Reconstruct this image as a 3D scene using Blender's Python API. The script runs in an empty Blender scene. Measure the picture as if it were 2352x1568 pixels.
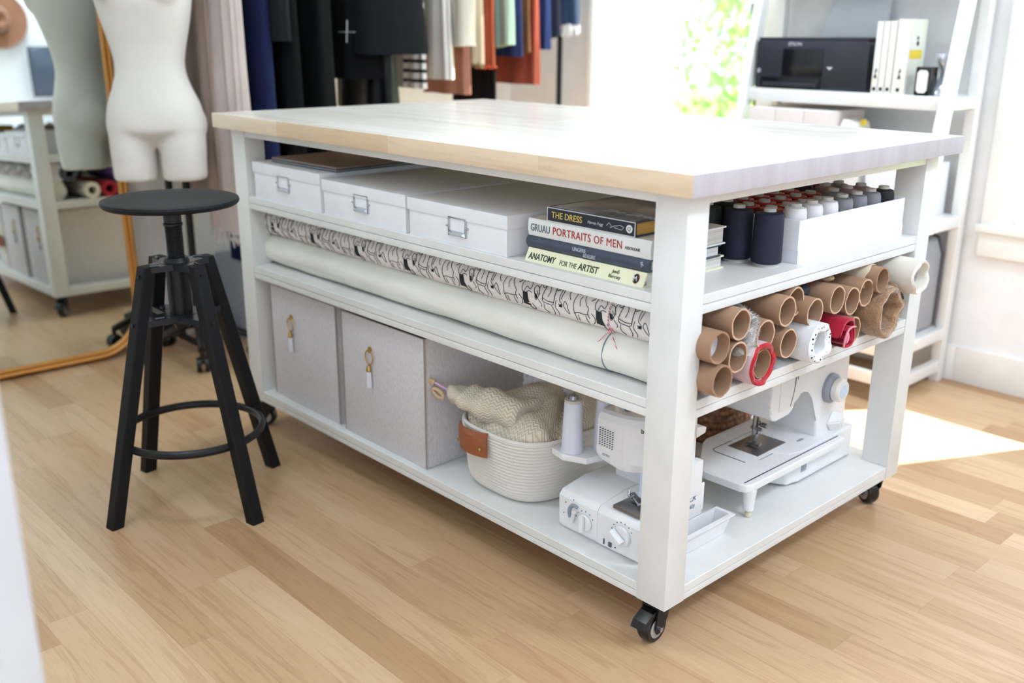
import bpy, bmesh, math, random
from mathutils import Vector, Matrix, noise
random.seed(7)
sin, cos, PI = math.sin, math.cos, math.pi
R = math.radians
S = bpy.context.scene
COL = S.collection

# ------------------------------------------------------------------ camera
cf = Vector((-0.69744053, 0.65156945, -0.29838558))
cr = Vector((0.681222, 0.73205008, 0.00626582))
cu_ = Vector((-0.2225158, 0.19889679, 0.95442485))
camd = bpy.data.cameras.new('camera')
cam = bpy.data.objects.new('camera', camd)
COL.objects.link(cam)
m = Matrix((cr, cu_, -cf)).transposed().to_4x4()
m.translation = Vector((0.98802662, -1.32136717, 1.13261419))
cam.matrix_world = m
camd.sensor_width = 36
camd.lens = 36 * 2259.36 / 2352
camd.clip_start = 0.02
camd.dof.use_dof = True
camd.dof.focus_distance = 2.0
camd.dof.aperture_fstop = 2.2
S.camera = cam

# ------------------------------------------------------------------ world, sun, exposure
w = bpy.data.worlds.new('daylight')
S.world = w
w.use_nodes = True
bg = w.node_tree.nodes['Background']
bg.inputs[0].default_value = (0.78, 0.90, 1.10, 1)
bg.inputs[1].default_value = 2.4
sd = bpy.data.lights.new('sun', 'SUN')
sd.energy = 32.0
sd.angle = R(0.6)
sd.color = (1.0, 0.95, 0.88)
sun = bpy.data.objects.new('sun', sd)
COL.objects.link(sun)
sun.rotation_euler = Vector((-0.35, -0.683, -1.0)).to_track_quat('-Z', 'Y').to_euler()
S.view_settings.view_transform = 'Standard'
S.view_settings.look = 'None'
S.view_settings.exposure = -0.22
S.view_settings.gamma = 1
S.view_settings.use_curve_mapping = False


FILL_W = 17.0
FILL_LAMPS = [(-1.7, 1.15, 1.15), (-.45, 1.15, 1.2), (1.55, 1.0, 1.9), (-.95, -.78, .72), (1.7, -.1, 1.3), (.3, -2.0, .32)]


# ------------------------------------------------------------------ materials
def lin(c):
    out = []
    for v in c:
        v = v / 255
        out.append(v / 12.92 if v <= .04045 else ((v + .055) / 1.055) ** 2.4)
    return (*out, 1)


MATS = {}


def mat(name, col, rough=.5, metal=0, bump=None, vary=None, spec=None, emit=None, trans=None, sheen=0, coat=0):
    """principled material; bump=(scale, strength, stretch xyz); vary=(other colour, scale, stretch)"""
    if name in MATS:
        return MATS[name]
    M = bpy.data.materials.new(name)
    M.use_nodes = True
    nt = M.node_tree
    N, L = nt.nodes, nt.links
    b = N['Principled BSDF']
    b.inputs['Base Color'].default_value = lin(col)
    b.inputs['Roughness'].default_value = rough
    b.inputs['Metallic'].default_value = metal
    if spec is not None:
        b.inputs['Specular IOR Level'].default_value = spec
    if sheen:
        b.inputs['Sheen Weight'].default_value = sheen
    if coat:
        b.inputs['Coat Weight'].default_value = coat
    if trans:
        b.inputs['Transmission Weight'].default_value = trans
    tc = N.new('ShaderNodeTexCoord')

    def noise_(scale, stretch, detail=3):
        mp = N.new('ShaderNodeMapping')
        mp.inputs['Scale'].default_value = stretch
        L.new(tc.outputs['Object'], mp.inputs[0])
        n = N.new('ShaderNodeTexNoise')
        n.inputs['Scale'].default_value = scale
        n.inputs['Detail'].default_value = detail
        L.new(mp.outputs[0], n.inputs['Vector'])
        return n
    if vary is None:
        vary = (tuple(max(0, c - 6) for c in col), 9, (1, 1, 1))
    n = noise_(vary[1], vary[2])
    mx = N.new('ShaderNodeMix')
    mx.data_type = 'RGBA'
    mx.inputs[6].default_value = lin(col)
    mx.inputs[7].default_value = lin(vary[0])
    rp = N.new('ShaderNodeMapRange')
    rp.inputs[1].default_value = .35
    rp.inputs[2].default_value = .65
    L.new(n.outputs[0], rp.inputs[0])
    L.new(rp.outputs[0], mx.inputs[0])
    L.new(mx.outputs[2], b.inputs['Base Color'])
    if bump:
        n = noise_(bump[0], bump[2] if len(bump) > 2 else (1, 1, 1), 4)
        bp = N.new('ShaderNodeBump')
        bp.inputs['Strength'].default_value = bump[1]
        bp.inputs['Distance'].default_value = .004
        L.new(n.outputs[0], bp.inputs['Height'])
        L.new(bp.outputs[0], b.inputs['Normal'])
    MATS[name] = M
    return M


class NB:
    """tiny node builder for math graphs"""
    def __init__(s, M):
        s.N, s.L = M.node_tree.nodes, M.node_tree.links

    def m(s, op, a, b=None, c=None):
        n = s.N.new('ShaderNodeMath')
        n.operation = op
        for i, v in enumerate((a, b, c)):
            if v is None:
                continue
            if isinstance(v, (int, float)):
                n.inputs[i].default_value = v
            else:
                s.L.new(v, n.inputs[i])
        return n.outputs[0]

    def comb(s, a, b, c):
        n = s.N.new('ShaderNodeCombineXYZ')
        for i, v in enumerate((a, b, c)):
            if isinstance(v, (int, float)):
                n.inputs[i].default_value = v
            else:
                s.L.new(v, n.inputs[i])
        return n.outputs[0]

    def ramp(s, fac, stops):
        n = s.N.new('ShaderNodeValToRGB')
        e = n.color_ramp.elements
        while len(e) < len(stops):
            e.new(.5)
        for i, (p, c) in enumerate(stops):
            e[i].position = p
            e[i].color = lin(c)
        s.L.new(fac, n.inputs[0])
        return n.outputs[0]

    def mix(s, fac, a, b, mode='MIX'):
        n = s.N.new('ShaderNodeMix')
        n.data_type = 'RGBA'
        n.blend_type = mode
        for i, v in ((0, fac), (6, a), (7, b)):
            if isinstance(v, (int, float)):
                n.inputs[i].default_value = v
            elif isinstance(v, tuple):
                n.inputs[i].default_value = v
            else:
                s.L.new(v, n.inputs[i])
        return n.outputs[2]


def planks(name, pw, pl, stops, grain, gap, rough, gapcol, gs=1.0, gapstr=.6):
    """boards running along x: width pw, length about pl, each with its own tone and grain"""
    M = bpy.data.materials.new(name)
    M.use_nodes = True
    b = M.node_tree.nodes['Principled BSDF']
    q = NB(M)
    tc = q.N.new('ShaderNodeTexCoord')
    sp = q.N.new('ShaderNodeSeparateXYZ')
    q.L.new(tc.outputs['Object'], sp.inputs[0])
    x, y, z = sp.outputs
    yy = q.m('DIVIDE', q.m('ADD', y, .0005), pw)
    row = q.m('FLOOR', yy)
    wn = q.N.new('ShaderNodeTexWhiteNoise')
    wn.noise_dimensions = '1D'
    q.L.new(row, wn.inputs['W'])
    xx = q.m('ADD', q.m('DIVIDE', x, pl), q.m('MULTIPLY', wn.outputs[0], 7.3))
    colm = q.m('FLOOR', xx)
    wn2 = q.N.new('ShaderNodeTexWhiteNoise')
    wn2.noise_dimensions = '2D'
    q.L.new(q.comb(row, colm, 0), wn2.inputs['Vector'])
    base = q.ramp(wn2.outputs[0], stops)
    # grain, shifted per board
    gv = q.comb(q.m('MULTIPLY', x, 2.2 * gs), q.m('ADD', q.m('MULTIPLY', y, 34 * gs), q.m('MULTIPLY', wn2.outputs[0], 31)), q.m('MULTIPLY', z, 20))
    n1 = q.N.new('ShaderNodeTexNoise')
    n1.inputs['Scale'].default_value = 1.0
    n1.inputs['Detail'].default_value = 6
    n1.inputs['Distortion'].default_value = .8
    q.L.new(gv, n1.inputs['Vector'])
    gv2 = q.comb(q.m('MULTIPLY', x, 9 * gs), q.m('ADD', q.m('MULTIPLY', y, 260 * gs), q.m('MULTIPLY', wn2.outputs[0], 17)), q.m('MULTIPLY', z, 60))
    n2 = q.N.new('ShaderNodeTexNoise')
    n2.inputs['Scale'].default_value = 1.0
    n2.inputs['Detail'].default_value = 3
    q.L.new(gv2, n2.inputs['Vector'])
    rings = q.m('SINE', q.m('MULTIPLY', n1.outputs[0], 42))
    g = q.m('ADD', q.m('MULTIPLY', q.m('SUBTRACT', n1.outputs[0], .5), 1.6), q.m('ADD', q.m('MULTIPLY', rings, .16), q.m('MULTIPLY', q.m('SUBTRACT', n2.outputs[0], .5), .9)))
    gf = q.m('ADD', q.m('MULTIPLY', g, grain), .5)
    tone = q.ramp(gf, [(0, (190, 165, 140)), (.5, (240, 236, 230)), (1, (255, 255, 255))])
    c = q.mix(1.0, base, tone, 'MULTIPLY')
    fy = q.m('FRACT', yy)
    fx = q.m('FRACT', xx)
    ey = q.m('MINIMUM', fy, q.m('SUBTRACT', 1, fy))
    ex = q.m('MINIMUM', fx, q.m('SUBTRACT', 1, fx))
    ga = q.m('MAXIMUM', q.m('LESS_THAN', ey, gap / pw), q.m('LESS_THAN', ex, gap / pl))
    c = q.mix(q.m('MULTIPLY', ga, gapstr), c, lin(gapcol))
    q.L.new(c, b.inputs['Base Color'])
    b.inputs['Roughness'].default_value = rough
    bp = q.N.new('ShaderNodeBump')
    bp.inputs['Strength'].default_value = .12
    bp.inputs['Distance'].default_value = .002
    q.L.new(q.m('SUBTRACT', n2.outputs[0], q.m('MULTIPLY', ga, 1.5)), bp.inputs['Height'])
    q.L.new(bp.outputs[0], b.inputs['Normal'])
    return M


FLOORM = planks('oak_floor', .0835, 1.05, [(0, (184, 146, 108)), (.3, (200, 166, 127)), (.6, (208, 176, 138)), (.85, (218, 188, 152)), (1, (198, 158, 122))],
                .44, .0006, .36, (150, 112, 80), gapstr=.35)
TOPM = planks('birch_butcher_block', .043, .47, [(0, (222, 192, 156)), (.35, (234, 210, 178)), (.7, (242, 224, 198)), (1, (230, 200, 164))],
              .35, .0003, .34, (190, 160, 130), gs=.7, gapstr=.4)
TOPW = planks('birch_glare_white', .043, .47, [(0, (224, 219, 212)), (.35, (231, 227, 222)), (.7, (235, 233, 230)), (1, (226, 221, 216))],  # same birch; glare on the top face painted in as near-white
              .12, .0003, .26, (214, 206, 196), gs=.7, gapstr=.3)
WHITE = mat('white_paint', (230, 230, 226), .38, bump=(60, .03))
WALLM = mat('wall_paint', (238, 239, 240), .8)
TRIMM = mat('trim_paint', (238, 238, 234), .45)
CEILM = mat('ceiling_paint', (240, 240, 238), .9)
BLACKW = mat('black_stained_wood', (12, 13, 17), .6, spec=.3, bump=(40, .1, (1, 1, .2)))
BLACKM = mat('black_metal', (26, 27, 30), .4, metal=.3)
BLACKP = mat('black_plastic', (20, 20, 22), .3)
BOXW = mat('white_board', (240, 241, 245), .6)
PAPER = mat('paper_pages', (226, 222, 214), .8, bump=(300, .3, (.02, .02, 3)), vary=((200, 196, 190), 200, (.02, .02, 4)))
CHROME = mat('chrome', (200, 203, 208), .18, metal=1)
BRASS = mat('brass', (196, 164, 96), .3, metal=1)
GOLD = mat('gold_frame', (196, 136, 62), .42, metal=.35)
CARD = mat('cardboard', (168, 134, 106), .85, bump=(50, .1), vary=((156, 122, 95), 14, (1, 1, 1)))
CARDI = mat('cardboard_edge', (206, 172, 142), .9)
PLASW = mat('white_plastic', (238, 238, 238), .25)
PLASG = mat('grey_plastic', (150, 156, 168), .4)
STEEL = mat('steel', (150, 150, 152), .25, metal=1)
BINF = mat('lilac_grey_fabric', (218, 214, 215), .9, bump=(400, .3), vary=((204, 199, 200), 300, (1, 1, .3)))
PIPING = mat('taupe_piping', (160, 148, 138), .9)
NAVYT = mat('navy_thread', (27, 31, 54), .7, bump=(300, .3, (1, 1, 4)))
WHT = mat('white_thread', (232, 231, 230), .7, bump=(300, .3, (1, 1, 4)))
LEATHER = mat('tan_leather', (152, 88, 54), .5, bump=(200, .2))


# ------------------------------------------------------------------ mesh helpers
def box(bm, x0, x1, y0, y1, z0, z1, bev=0.0, seg=2):
    r = bmesh.ops.create_cube(bm, size=1)
    vs = r['verts']
    for v in vs:
        v.co = Vector((x0 + (v.co.x + .5) * (x1 - x0), y0 + (v.co.y + .5) * (y1 - y0), z0 + (v.co.z + .5) * (z1 - z0)))
    if bev:
        es = list({e for v in vs for e in v.link_edges})
        r = bmesh.ops.bevel(bm, geom=es, offset=bev, segments=seg, affect='EDGES', profile=.6, clamp_overlap=True)
    return bm


def B(*a, **k):
    return box(bmesh.new(), *a, **k)


def frame_of(d):
    d = d.normalized()
    a = Vector((0, 0, 1)) if abs(d.z) < .9 else Vector((1, 0, 0))
    u = d.cross(a).normalized()
    return u, d.cross(u).normalized()


def loft(bm, rings, cap0=True, cap1=True, close=True):
    vr = [[bm.verts.new(p) for p in r] for r in rings]
    n = len(rings[0])
    for a, b in zip(vr, vr[1:]):
        for i in range(n if close else n - 1):
            j = (i + 1) % n
            try:
                bm.faces.new((a[i], a[j], b[j], b[i]))
            except ValueError:
                pass
    if close and cap0:
        bm.faces.new(list(reversed(vr[0])))
    if close and cap1:
        bm.faces.new(vr[-1])
    return vr


def cyl(bm, p0, p1, r0, r1=None, n=24, cap=True):
    p0, p1 = Vector(p0), Vector(p1)
    r1 = r0 if r1 is None else r1
    u, v = frame_of(p1 - p0)
    loft(bm, [[p + (u * cos(2 * PI * i / n) + v * sin(2 * PI * i / n)) * r for i in range(n)] for p, r in ((p0, r0), (p1, r1))], cap, cap)
    return bm


def bar(bm, p0, p1, w, d, up=(0, 0, 1), bev=0):
    """rectangular bar p0->p1; w across, d along the 'up' hint"""
    p0, p1 = Vector(p0), Vector(p1)
    t = (p1 - p0).normalized()
    s = t.cross(Vector(up)).normalized()
    q = s.cross(t).normalized()
    R_ = []
    c = bev
    prof = [(-w / 2 + c, -d / 2), (w / 2 - c, -d / 2), (w / 2, -d / 2 + c), (w / 2, d / 2 - c), (w / 2 - c, d / 2), (-w / 2 + c, d / 2), (-w / 2, d / 2 - c), (-w / 2, -d / 2 + c)] if c else \
        [(-w / 2, -d / 2), (w / 2, -d / 2), (w / 2, d / 2), (-w / 2, d / 2)]
    for p in (p0, p1):
        R_.append([p + s * a + q * b for a, b in prof])
    loft(bm, R_)
    return bm


def path(bm, pts, r, n=8, closed=False):
    pts = [Vector(p) for p in pts]
    rings = []
    N = len(pts)
    pu = None
    for i, p in enumerate(pts):
        a = pts[(i - 1) % N] if (closed or i > 0) else pts[i]
        b = pts[(i + 1) % N] if (closed or i < N - 1) else pts[i]
        d = (b - a).normalized()
        if pu is None:
            u, v = frame_of(d)
        else:
            u = (pu - d * pu.dot(d)).normalized()
            v = d.cross(u)
        pu = u
        rr = r(i / (N - 1)) if callable(r) else r
        rings.append([p + (u * cos(2 * PI * k / n) + v * sin(2 * PI * k / n)) * rr for k in range(n)])
    if closed:
        rings.append(rings[0])
        vr = [[bm.verts.new(q) for q in g] for g in rings[:-1]]
        for a in range(N):
            A, Bq = vr[a], vr[(a + 1) % N]
            off = 0
            if a == N - 1:
                off = min(range(n), key=lambda o: (A[0].co - Bq[o].co).length)
            for k in range(n):
                bm.faces.new((A[k], A[(k + 1) % n], Bq[(k + 1 + off) % n], Bq[(k + off) % n]))
    else:
        loft(bm, rings)
    return bm


def lathe(bm, prof, c=(0, 0, 0), n=40, cap=True, axis='Z'):
    c = Vector(c)
    rings = []
    for r, h in prof:
        g = []
        for i in range(n):
            a = 2 * PI * i / n
            if axis == 'Z':
                g.append(c + Vector((r * cos(a), r * sin(a), h)))
            elif axis == 'X':
                g.append(c + Vector((h, r * cos(a), r * sin(a))))
            else:
                g.append(c + Vector((r * sin(a), h, r * cos(a))))
        rings.append(g)
    loft(bm, rings, cap, cap)
    return bm


def hollow(bm, x0, x1, c, ro, ri, n=48, rough=0.0):
    """open tube along x with wall thickness"""
    def ring(x, r, k=0):
        return [Vector((x + (noise.noise(Vector((c[0] * 9 + cos(2 * PI * i / n) * 2.2, c[1] * 9 + sin(2 * PI * i / n) * 2.2, k))) * rough), c[0] + r * cos(2 * PI * i / n), c[1] + r * sin(2 * PI * i / n))) for i in range(n)]
    rings = [ring(x0, ro), ring(x1, ro, 5), ring(x1, ri, 5), ring(x0, ri), ring(x0, ro)]
    vr = [[bm.verts.new(p) for p in r] for r in rings[:4]]
    for a in range(4):
        A, Bq = vr[a], vr[(a + 1) % 4]
        for i in range(n):
            bm.faces.new((A[i], A[(i + 1) % n], Bq[(i + 1) % n], Bq[i]))
    return bm


def prism(bm, poly, h0, h1, axis='Z', bev=0, seg=2):
    """polygon (a,b) extruded between h0 and h1 along an axis. Z:(x,y) Y:(x,z) X:(y,z)"""
    def P(a, b, h):
        return Vector((a, b, h)) if axis == 'Z' else (Vector((a, h, b)) if axis == 'Y' else Vector((h, a, b)))
    vr = loft(bm, [[P(a, b, h0) for a, b in poly], [P(a, b, h1) for a, b in poly]])
    if bev:
        vs = [v for g in vr for v in g]
        es = list({e for v in vs for e in v.link_edges})
        bmesh.ops.bevel(bm, geom=es, offset=bev, segments=seg, affect='EDGES', profile=.6, clamp_overlap=True)
    return bm


def link(name, bm, mats, parent=None, off=None, smooth=24, kind=None, label=None):
    if off is not None:
        bmesh.ops.translate(bm, verts=bm.verts, vec=-Vector(off))
    bmesh.ops.recalc_face_normals(bm, faces=bm.faces)
    me = bpy.data.meshes.new(name)
    bm.to_mesh(me)
    bm.free()
    if not isinstance(mats, (list, tuple)):
        mats = [mats]
    for q in mats:
        me.materials.append(q)
    if smooth:
        me.polygons.foreach_set('use_smooth', [True] * len(me.polygons))
        me.set_sharp_from_angle(angle=R(smooth))
    o = bpy.data.objects.new(name, me)
    COL.objects.link(o)
    if parent:
        o.parent = parent
    if kind:
        o['kind'] = kind
    if label:
        o['label'] = label
    return o


def thing(name, label, cat, loc=(0, 0, 0), rz=0, group=None):
    o = bpy.data.objects.new(name, None)
    o.empty_display_size = .05
    COL.objects.link(o)
    o.location = loc
    o.rotation_euler = (0, 0, rz)
    tag(o, label, cat, group)
    return o


def tag(o, label, cat, group=None):
    o['label'] = label
    o['category'] = cat
    if group:
        o['group'] = group
    return o


def struct(name, bm, m_, **k):
    return link(name, bm, m_, kind='structure', **k)


def solo(name, bm, m_, label, cat, loc=(0, 0, 0), group=None, **k):
    """a thing that is one mesh, built in world coordinates, origin moved to loc"""
    o = link(name, bm, m_, off=loc, **k)
    o.location = loc
    return tag(o, label, cat, group)


def text(name, body, size, loc, rot, m_, parent, off=(0, 0, 0), sx=1.0, shear=0.0, bold=0.0, align='LEFT', ext=.0003, spacing=1.0):
    cu = bpy.data.curves.new(name, 'FONT')
    cu.body = body
    cu.size = size
    cu.extrude = ext
    cu.shear = shear
    cu.offset = bold
    cu.align_x = align
    cu.space_character = spacing
    cu.resolution_u = 3
    o = bpy.data.objects.new('tmp', cu)
    COL.objects.link(o)
    dg = bpy.context.evaluated_depsgraph_get()
    me = bpy.data.meshes.new_from_object(o.evaluated_get(dg))
    bpy.data.objects.remove(o)
    bpy.data.curves.remove(cu)
    me.transform(Matrix.Diagonal((sx, 1, 1, 1)))
    me.transform(Matrix.Translation(Vector(loc) - Vector(off)) @ rot.to_4x4())
    me.materials.clear()
    me.materials.append(m_)
    ob = bpy.data.objects.new(name, me)
    COL.objects.link(ob)
    if parent:
        ob.parent = parent
    return ob


FRONT = Matrix.Rotation(R(90), 3, 'X')                                     # reads from -y
TILT = Matrix.Rotation(R(65), 3, 'X')                                      # reads from -y, leaning back
SIDE = Matrix.Rotation(R(90), 3, 'Z') @ Matrix.Rotation(R(90), 3, 'X')     # reads from +x


def copy_tree(o, parent=None):
    c = o.copy()
    COL.objects.link(c)
    if parent:
        c.parent = parent
    for ch in list(o.children):
        copy_tree(ch, c)
    return c


def remesh(o, voxel, sm=0):
    md = o.modifiers.new('remesh', 'REMESH')
    md.mode = 'VOXEL'
    md.voxel_size = voxel
    md.use_smooth_shade = True
    if sm:
        s = o.modifiers.new('smooth', 'SMOOTH')
        s.factor = .5
        s.iterations = sm


# ------------------------------------------------------------------ the room
YB, XL, XR, YF, HC = 1.99, -2.58, 2.0, -1.1, 2.6
struct('floor', B(XL - .1, XR + 1.2, -3.2, YB + .12, -.05, 0), FLOORM)
struct('ceiling', B(XL - .12, XR + .12, -3.2, YB + .12, HC, HC + .08), CEILM)
struct('wall_left', B(XL - .12, XL, YF - .12, YB + .12, 0, HC), WALLM)
WX = [-2.0, -1.19, -.228, .40]
b = bmesh.new()
for x0, x1, z0, z1 in ((XL, WX[0], 0, HC), (WX[0], WX[1], 2.4, HC), (WX[0], WX[1], 0, .12), (WX[1], WX[2], 0, HC), (WX[2], WX[3], 0, .545),
                       (WX[2], WX[3], 1.75, HC), (WX[3], XR + .12, 0, HC)):
    box(b, x0, x1, YB, YB + .12, z0, z1)
struct('wall_back', b, WALLM)
b = bmesh.new()
box(b, XR, XR + .12, YF - .12, YB, 0, HC)
struct('wall_right', b, WALLM)
b = B(XL, -.03, YF - .12, YF, 0, HC)
box(b, -.03, 1.45, YF - .12, YF, 2.15, HC)
box(b, 1.45, XR, YF - .12, YF, 0, HC)
struct('wall_front', b, WALLM)
struct('wall_hall', B(-1.3, -1.2, -3.2, YF - .12, 0, HC), WALLM)
# door casing close to the camera
b = bmesh.new()
prism(b, [(-.03, YF - .13), (.052, YF - .13), (.058, YF - .10), (.052, YF - .02), (.052, YF + .012), (-.02, YF + .012), (-.04, YF + .006), (-.04, YF)], 0, 2.1, bev=.002)
struct('trim_1', b, mat('shaded_white_casing', (206, 208, 212), .5))  # white casing; its shading is painted in as grey
b = bmesh.new()
box(b, WX[1] + .09, WX[2] - .09, YB - .014, YB, 0, .125, bev=.003)
box(b, WX[2] - .09, XR, YB - .014, YB, 0, .125, bev=.003)
struct('baseboard_back', b, TRIMM)
struct('baseboard_left', B(XL, XL + .014, YF, YB, 0, .125, bev=.003), TRIMM)


def window(n, x0, x1, z0, z1, sill, mid=None):
    w_ = bpy.data.objects.new('window_%d' % n, None)
    COL.objects.link(w_)
    w_.location = ((x0 + x1) / 2, YB, z0)
    w_['kind'] = 'structure'
    off = w_.location
    b = bmesh.new()
    for a in ((x0, x0 + .04, z0, z1), (x1 - .04, x1, z0, z1), (x0 + .0402, x1 - .0402, z0, z0 + .04), (x0 + .0402, x1 - .0402, z1 - .04, z1)):
        box(b, a[0], a[1], YB + .07, YB + .10, a[2], a[3], bev=.003)
    if mid:
        box(b, x0, x1, YB + .075, YB + .10, mid - .02, mid + .02, bev=.003)
    link('window_frame', b, TRIMM, w_, off)
    b = bmesh.new()
    c = .07
    box(b, x0 - c, x0, YB - .018, YB, z0 - (.0 if sill else .1), z1 + c, bev=.003)
    box(b, x1, x1 + c, YB - .018, YB, z0 - (.0 if sill else .1), z1 + c, bev=.003)
    box(b, x0 - c, x1 + c, YB - .02, YB, z1, z1 + c, bev=.003)
    if sill:
        box(b, x0 - c, x1 + c, YB - .018, YB, z0 - .10, z0 - .02, bev=.003)
    link('window_casing', b, TRIMM, w_, off)
    if sill:
        link('window_sill', B(x0 - c - .01, x1 + c + .01, YB - .03, YB + .05, z0 - .02, z0 + .004, bev=.003), TRIMM, w_, off)


window(1, WX[0], WX[1], .12, 2.4, False)
window(2, WX[2], WX[3], .545, 1.75, True)
# sheer curtain drawn over the left part of the tall window
SHEER = bpy.data.materials.new('sheer_cloth')
SHEER.use_nodes = True
nt = SHEER.node_tree
for nd in list(nt.nodes):
    nt.nodes.remove(nd)
o_ = nt.nodes.new('ShaderNodeOutputMaterial')
t1 = nt.nodes.new('ShaderNodeBsdfTranslucent')
t2 = nt.nodes.new('ShaderNodeBsdfDiffuse')
t3 = nt.nodes.new('ShaderNodeBsdfTransparent')
ms, ms2 = nt.nodes.new('ShaderNodeMixShader'), nt.nodes.new('ShaderNodeMixShader')
for t in (t1, t2):
    t.inputs[0].default_value = (.95, .95, .95, 1)
ms.inputs[0].default_value = .35
ms2.inputs[0].default_value = .45
nt.links.new(t1.outputs[0], ms.inputs[1])
nt.links.new(t2.outputs[0], ms.inputs[2])
nt.links.new(ms.outputs[0], ms2.inputs[1])
nt.links.new(t3.outputs[0], ms2.inputs[2])
nt.links.new(ms2.outputs[0], o_.inputs[0])
b = bmesh.new()
top = []
for k in range(2):
    rows = []
    for j in range(3):
        z = (.03, 1.2, 2.42)[j]
        rows.append([Vector((-2.02 + .40 * i / 80, YB - .045 + .012 * sin(i * .95) + .002 * k, z)) for i in range(81)])
    loft(b, rows, close=False)
    break
solo('curtain', b, SHEER, 'sheer white curtain hanging over the left side of the tall window', 'curtain', (-1.8, YB - .045, .03), smooth=60)

# unseen round lamps added at the ceiling as fill, each with its own light
OPAL = bpy.data.materials.new('fill_diffuser')
OPAL.use_nodes = True
OPAL.node_tree.nodes['Principled BSDF'].inputs['Emission Color'].default_value = (1, .98, .96, 1)
OPAL.node_tree.nodes['Principled BSDF'].inputs['Emission Strength'].default_value = 2.0
for i_, (x_, y_, e_) in enumerate(FILL_LAMPS):
    t = thing('fill_lamp', 'round white fill lamp added above the room, out of view', 'lamp', (x_, y_, HC - .05), group='added fill lamps')
    b = bmesh.new()
    lathe(b, [(.26, .05), (.27, .03), (.27, .012), (.255, .010), (.255, .05)], n=48)
    link('fill_lamp_rim', b, TRIMM, t)
    b = bmesh.new()
    lathe(b, [(.01, .004), (.20, .008), (.254, .012), (.254, .03), (.01, .03)], n=48)
    link('diffuser', b, OPAL, t)
    ld = bpy.data.lights.new('fill_light', 'AREA')
    ld.shape = 'DISK'
    ld.size = .5
    ld.energy = FILL_W * e_
    ld.color = (.80, .92, 1.10)
    lo = bpy.data.objects.new('fill_light', ld)
    COL.objects.link(lo)
    lo.location = (0, 0, -.002)
    lo.parent = t

# outside: lawn and a tree seen through the tall window
LAWN = mat('lawn', (120, 165, 70), .9, vary=((150, 190, 90), 3, (1, 1, 1)))
LEAF = mat('leaves', (176, 208, 136), .7, vary=((208, 230, 178), 6, (1, 1, 1)))
tag(struct('ground_outside', B(-14, 8, YB + .13, 22, -.3, -.2), LAWN), 'lawn', 'lawn')
t = thing('leafy_tree', 'bright green leafy tree outside the tall window', 'tree', (-4.05, 6.2, -.2))
b = bmesh.new()
cyl(b, (0, 0, 0), (0, 0, 1.6), .09, .05)
link('trunk', b, mat('bark', (110, 90, 70), .9), t)
b = bmesh.new()
rnd = random.Random(3)
for i in range(2600):
    a, h = rnd.uniform(0, 2 * PI), rnd.uniform(.15, 3.6)
    rr = (.35 + .28 * sin(h * 1.4)) * rnd.uniform(.3, 1.1)
    p = Vector((rr * cos(a), rr * sin(a), h))
    d = Vector((rnd.uniform(-1, 1), rnd.uniform(-1, 1), rnd.uniform(-1, 1))).normalized() * .075
    u, v = frame_of(d)
    q = [p - d, p + u * .035, p + d, p - u * .035]
    b.faces.new([b.verts.new(x) for x in q])
link('foliage', b, LEAF, t, smooth=0)

# ------------------------------------------------------------------ worktable
L, W, LW, LV = 1.570, .9245, .069, .060
S1, S1B, S2, S2B, S3, ZB = .699, .6639, .5013, .4668, .1229, .0902
TOP = .92
t = thing('craft_table', 'large white rolling craft table with birch butcher block top and open shelves', 'table', (-L / 2, W / 2, 0))
toff = t.location.copy()
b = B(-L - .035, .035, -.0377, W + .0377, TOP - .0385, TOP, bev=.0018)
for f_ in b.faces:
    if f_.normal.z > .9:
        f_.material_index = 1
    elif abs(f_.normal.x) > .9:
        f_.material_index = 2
link('tabletop', b, [TOPM, TOPW, mat('end_grain_cool_light', (192, 186, 190), .7, bump=(160, .25, (1, 1, .1)), vary=((182, 175, 178), 10, (1, 3, .2)))], t, toff)  # end faces: cool tone of the light painted into the grain colour
for x0 in (-L, -LW):
    for y0 in (0, W - LV):
        link('leg', B(x0, x0 + LW, y0, y0 + LV, ZB, TOP - .0385, bev=.0015), WHITE, t, toff)
for zt in (S1, S2, S3):
    ax, bx, cx, dx = -L + .0012, -L + LW + .0004, -LW - .0004, -.0012
    ay, by, cy, dy = .0012, LV + .0004, W - LV - .0004, W - .0012
    b = prism(bmesh.new(), [(bx, ay), (cx, ay), (cx, by), (dx, by), (dx, cy), (cx, cy), (cx, dy), (bx, dy), (bx, cy), (ax, cy), (ax, by), (bx, by)], zt - .018, zt, 'Z', bev=.001, seg=1)
    link('shelf', b, WHITE, t, toff)
for zt, zb in ((S1 - .019, S1B), (S2 - .019, S2B), (S3 - .019, ZB), (TOP - .0385, .860)):
    b = bmesh.new()
    for y0 in (.0016, W - .0216):
        box(b, -L + LW + .0004, -LW - .0004, y0, y0 + .02, zb, zt, bev=.001)
    for x0 in (-L + .0016, -.0216):
        box(b, x0, x0 + .02, LV + .0004, W - LV - .0004, zb, zt, bev=.001)
    link('rail', b, WHITE, t, toff)


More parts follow.
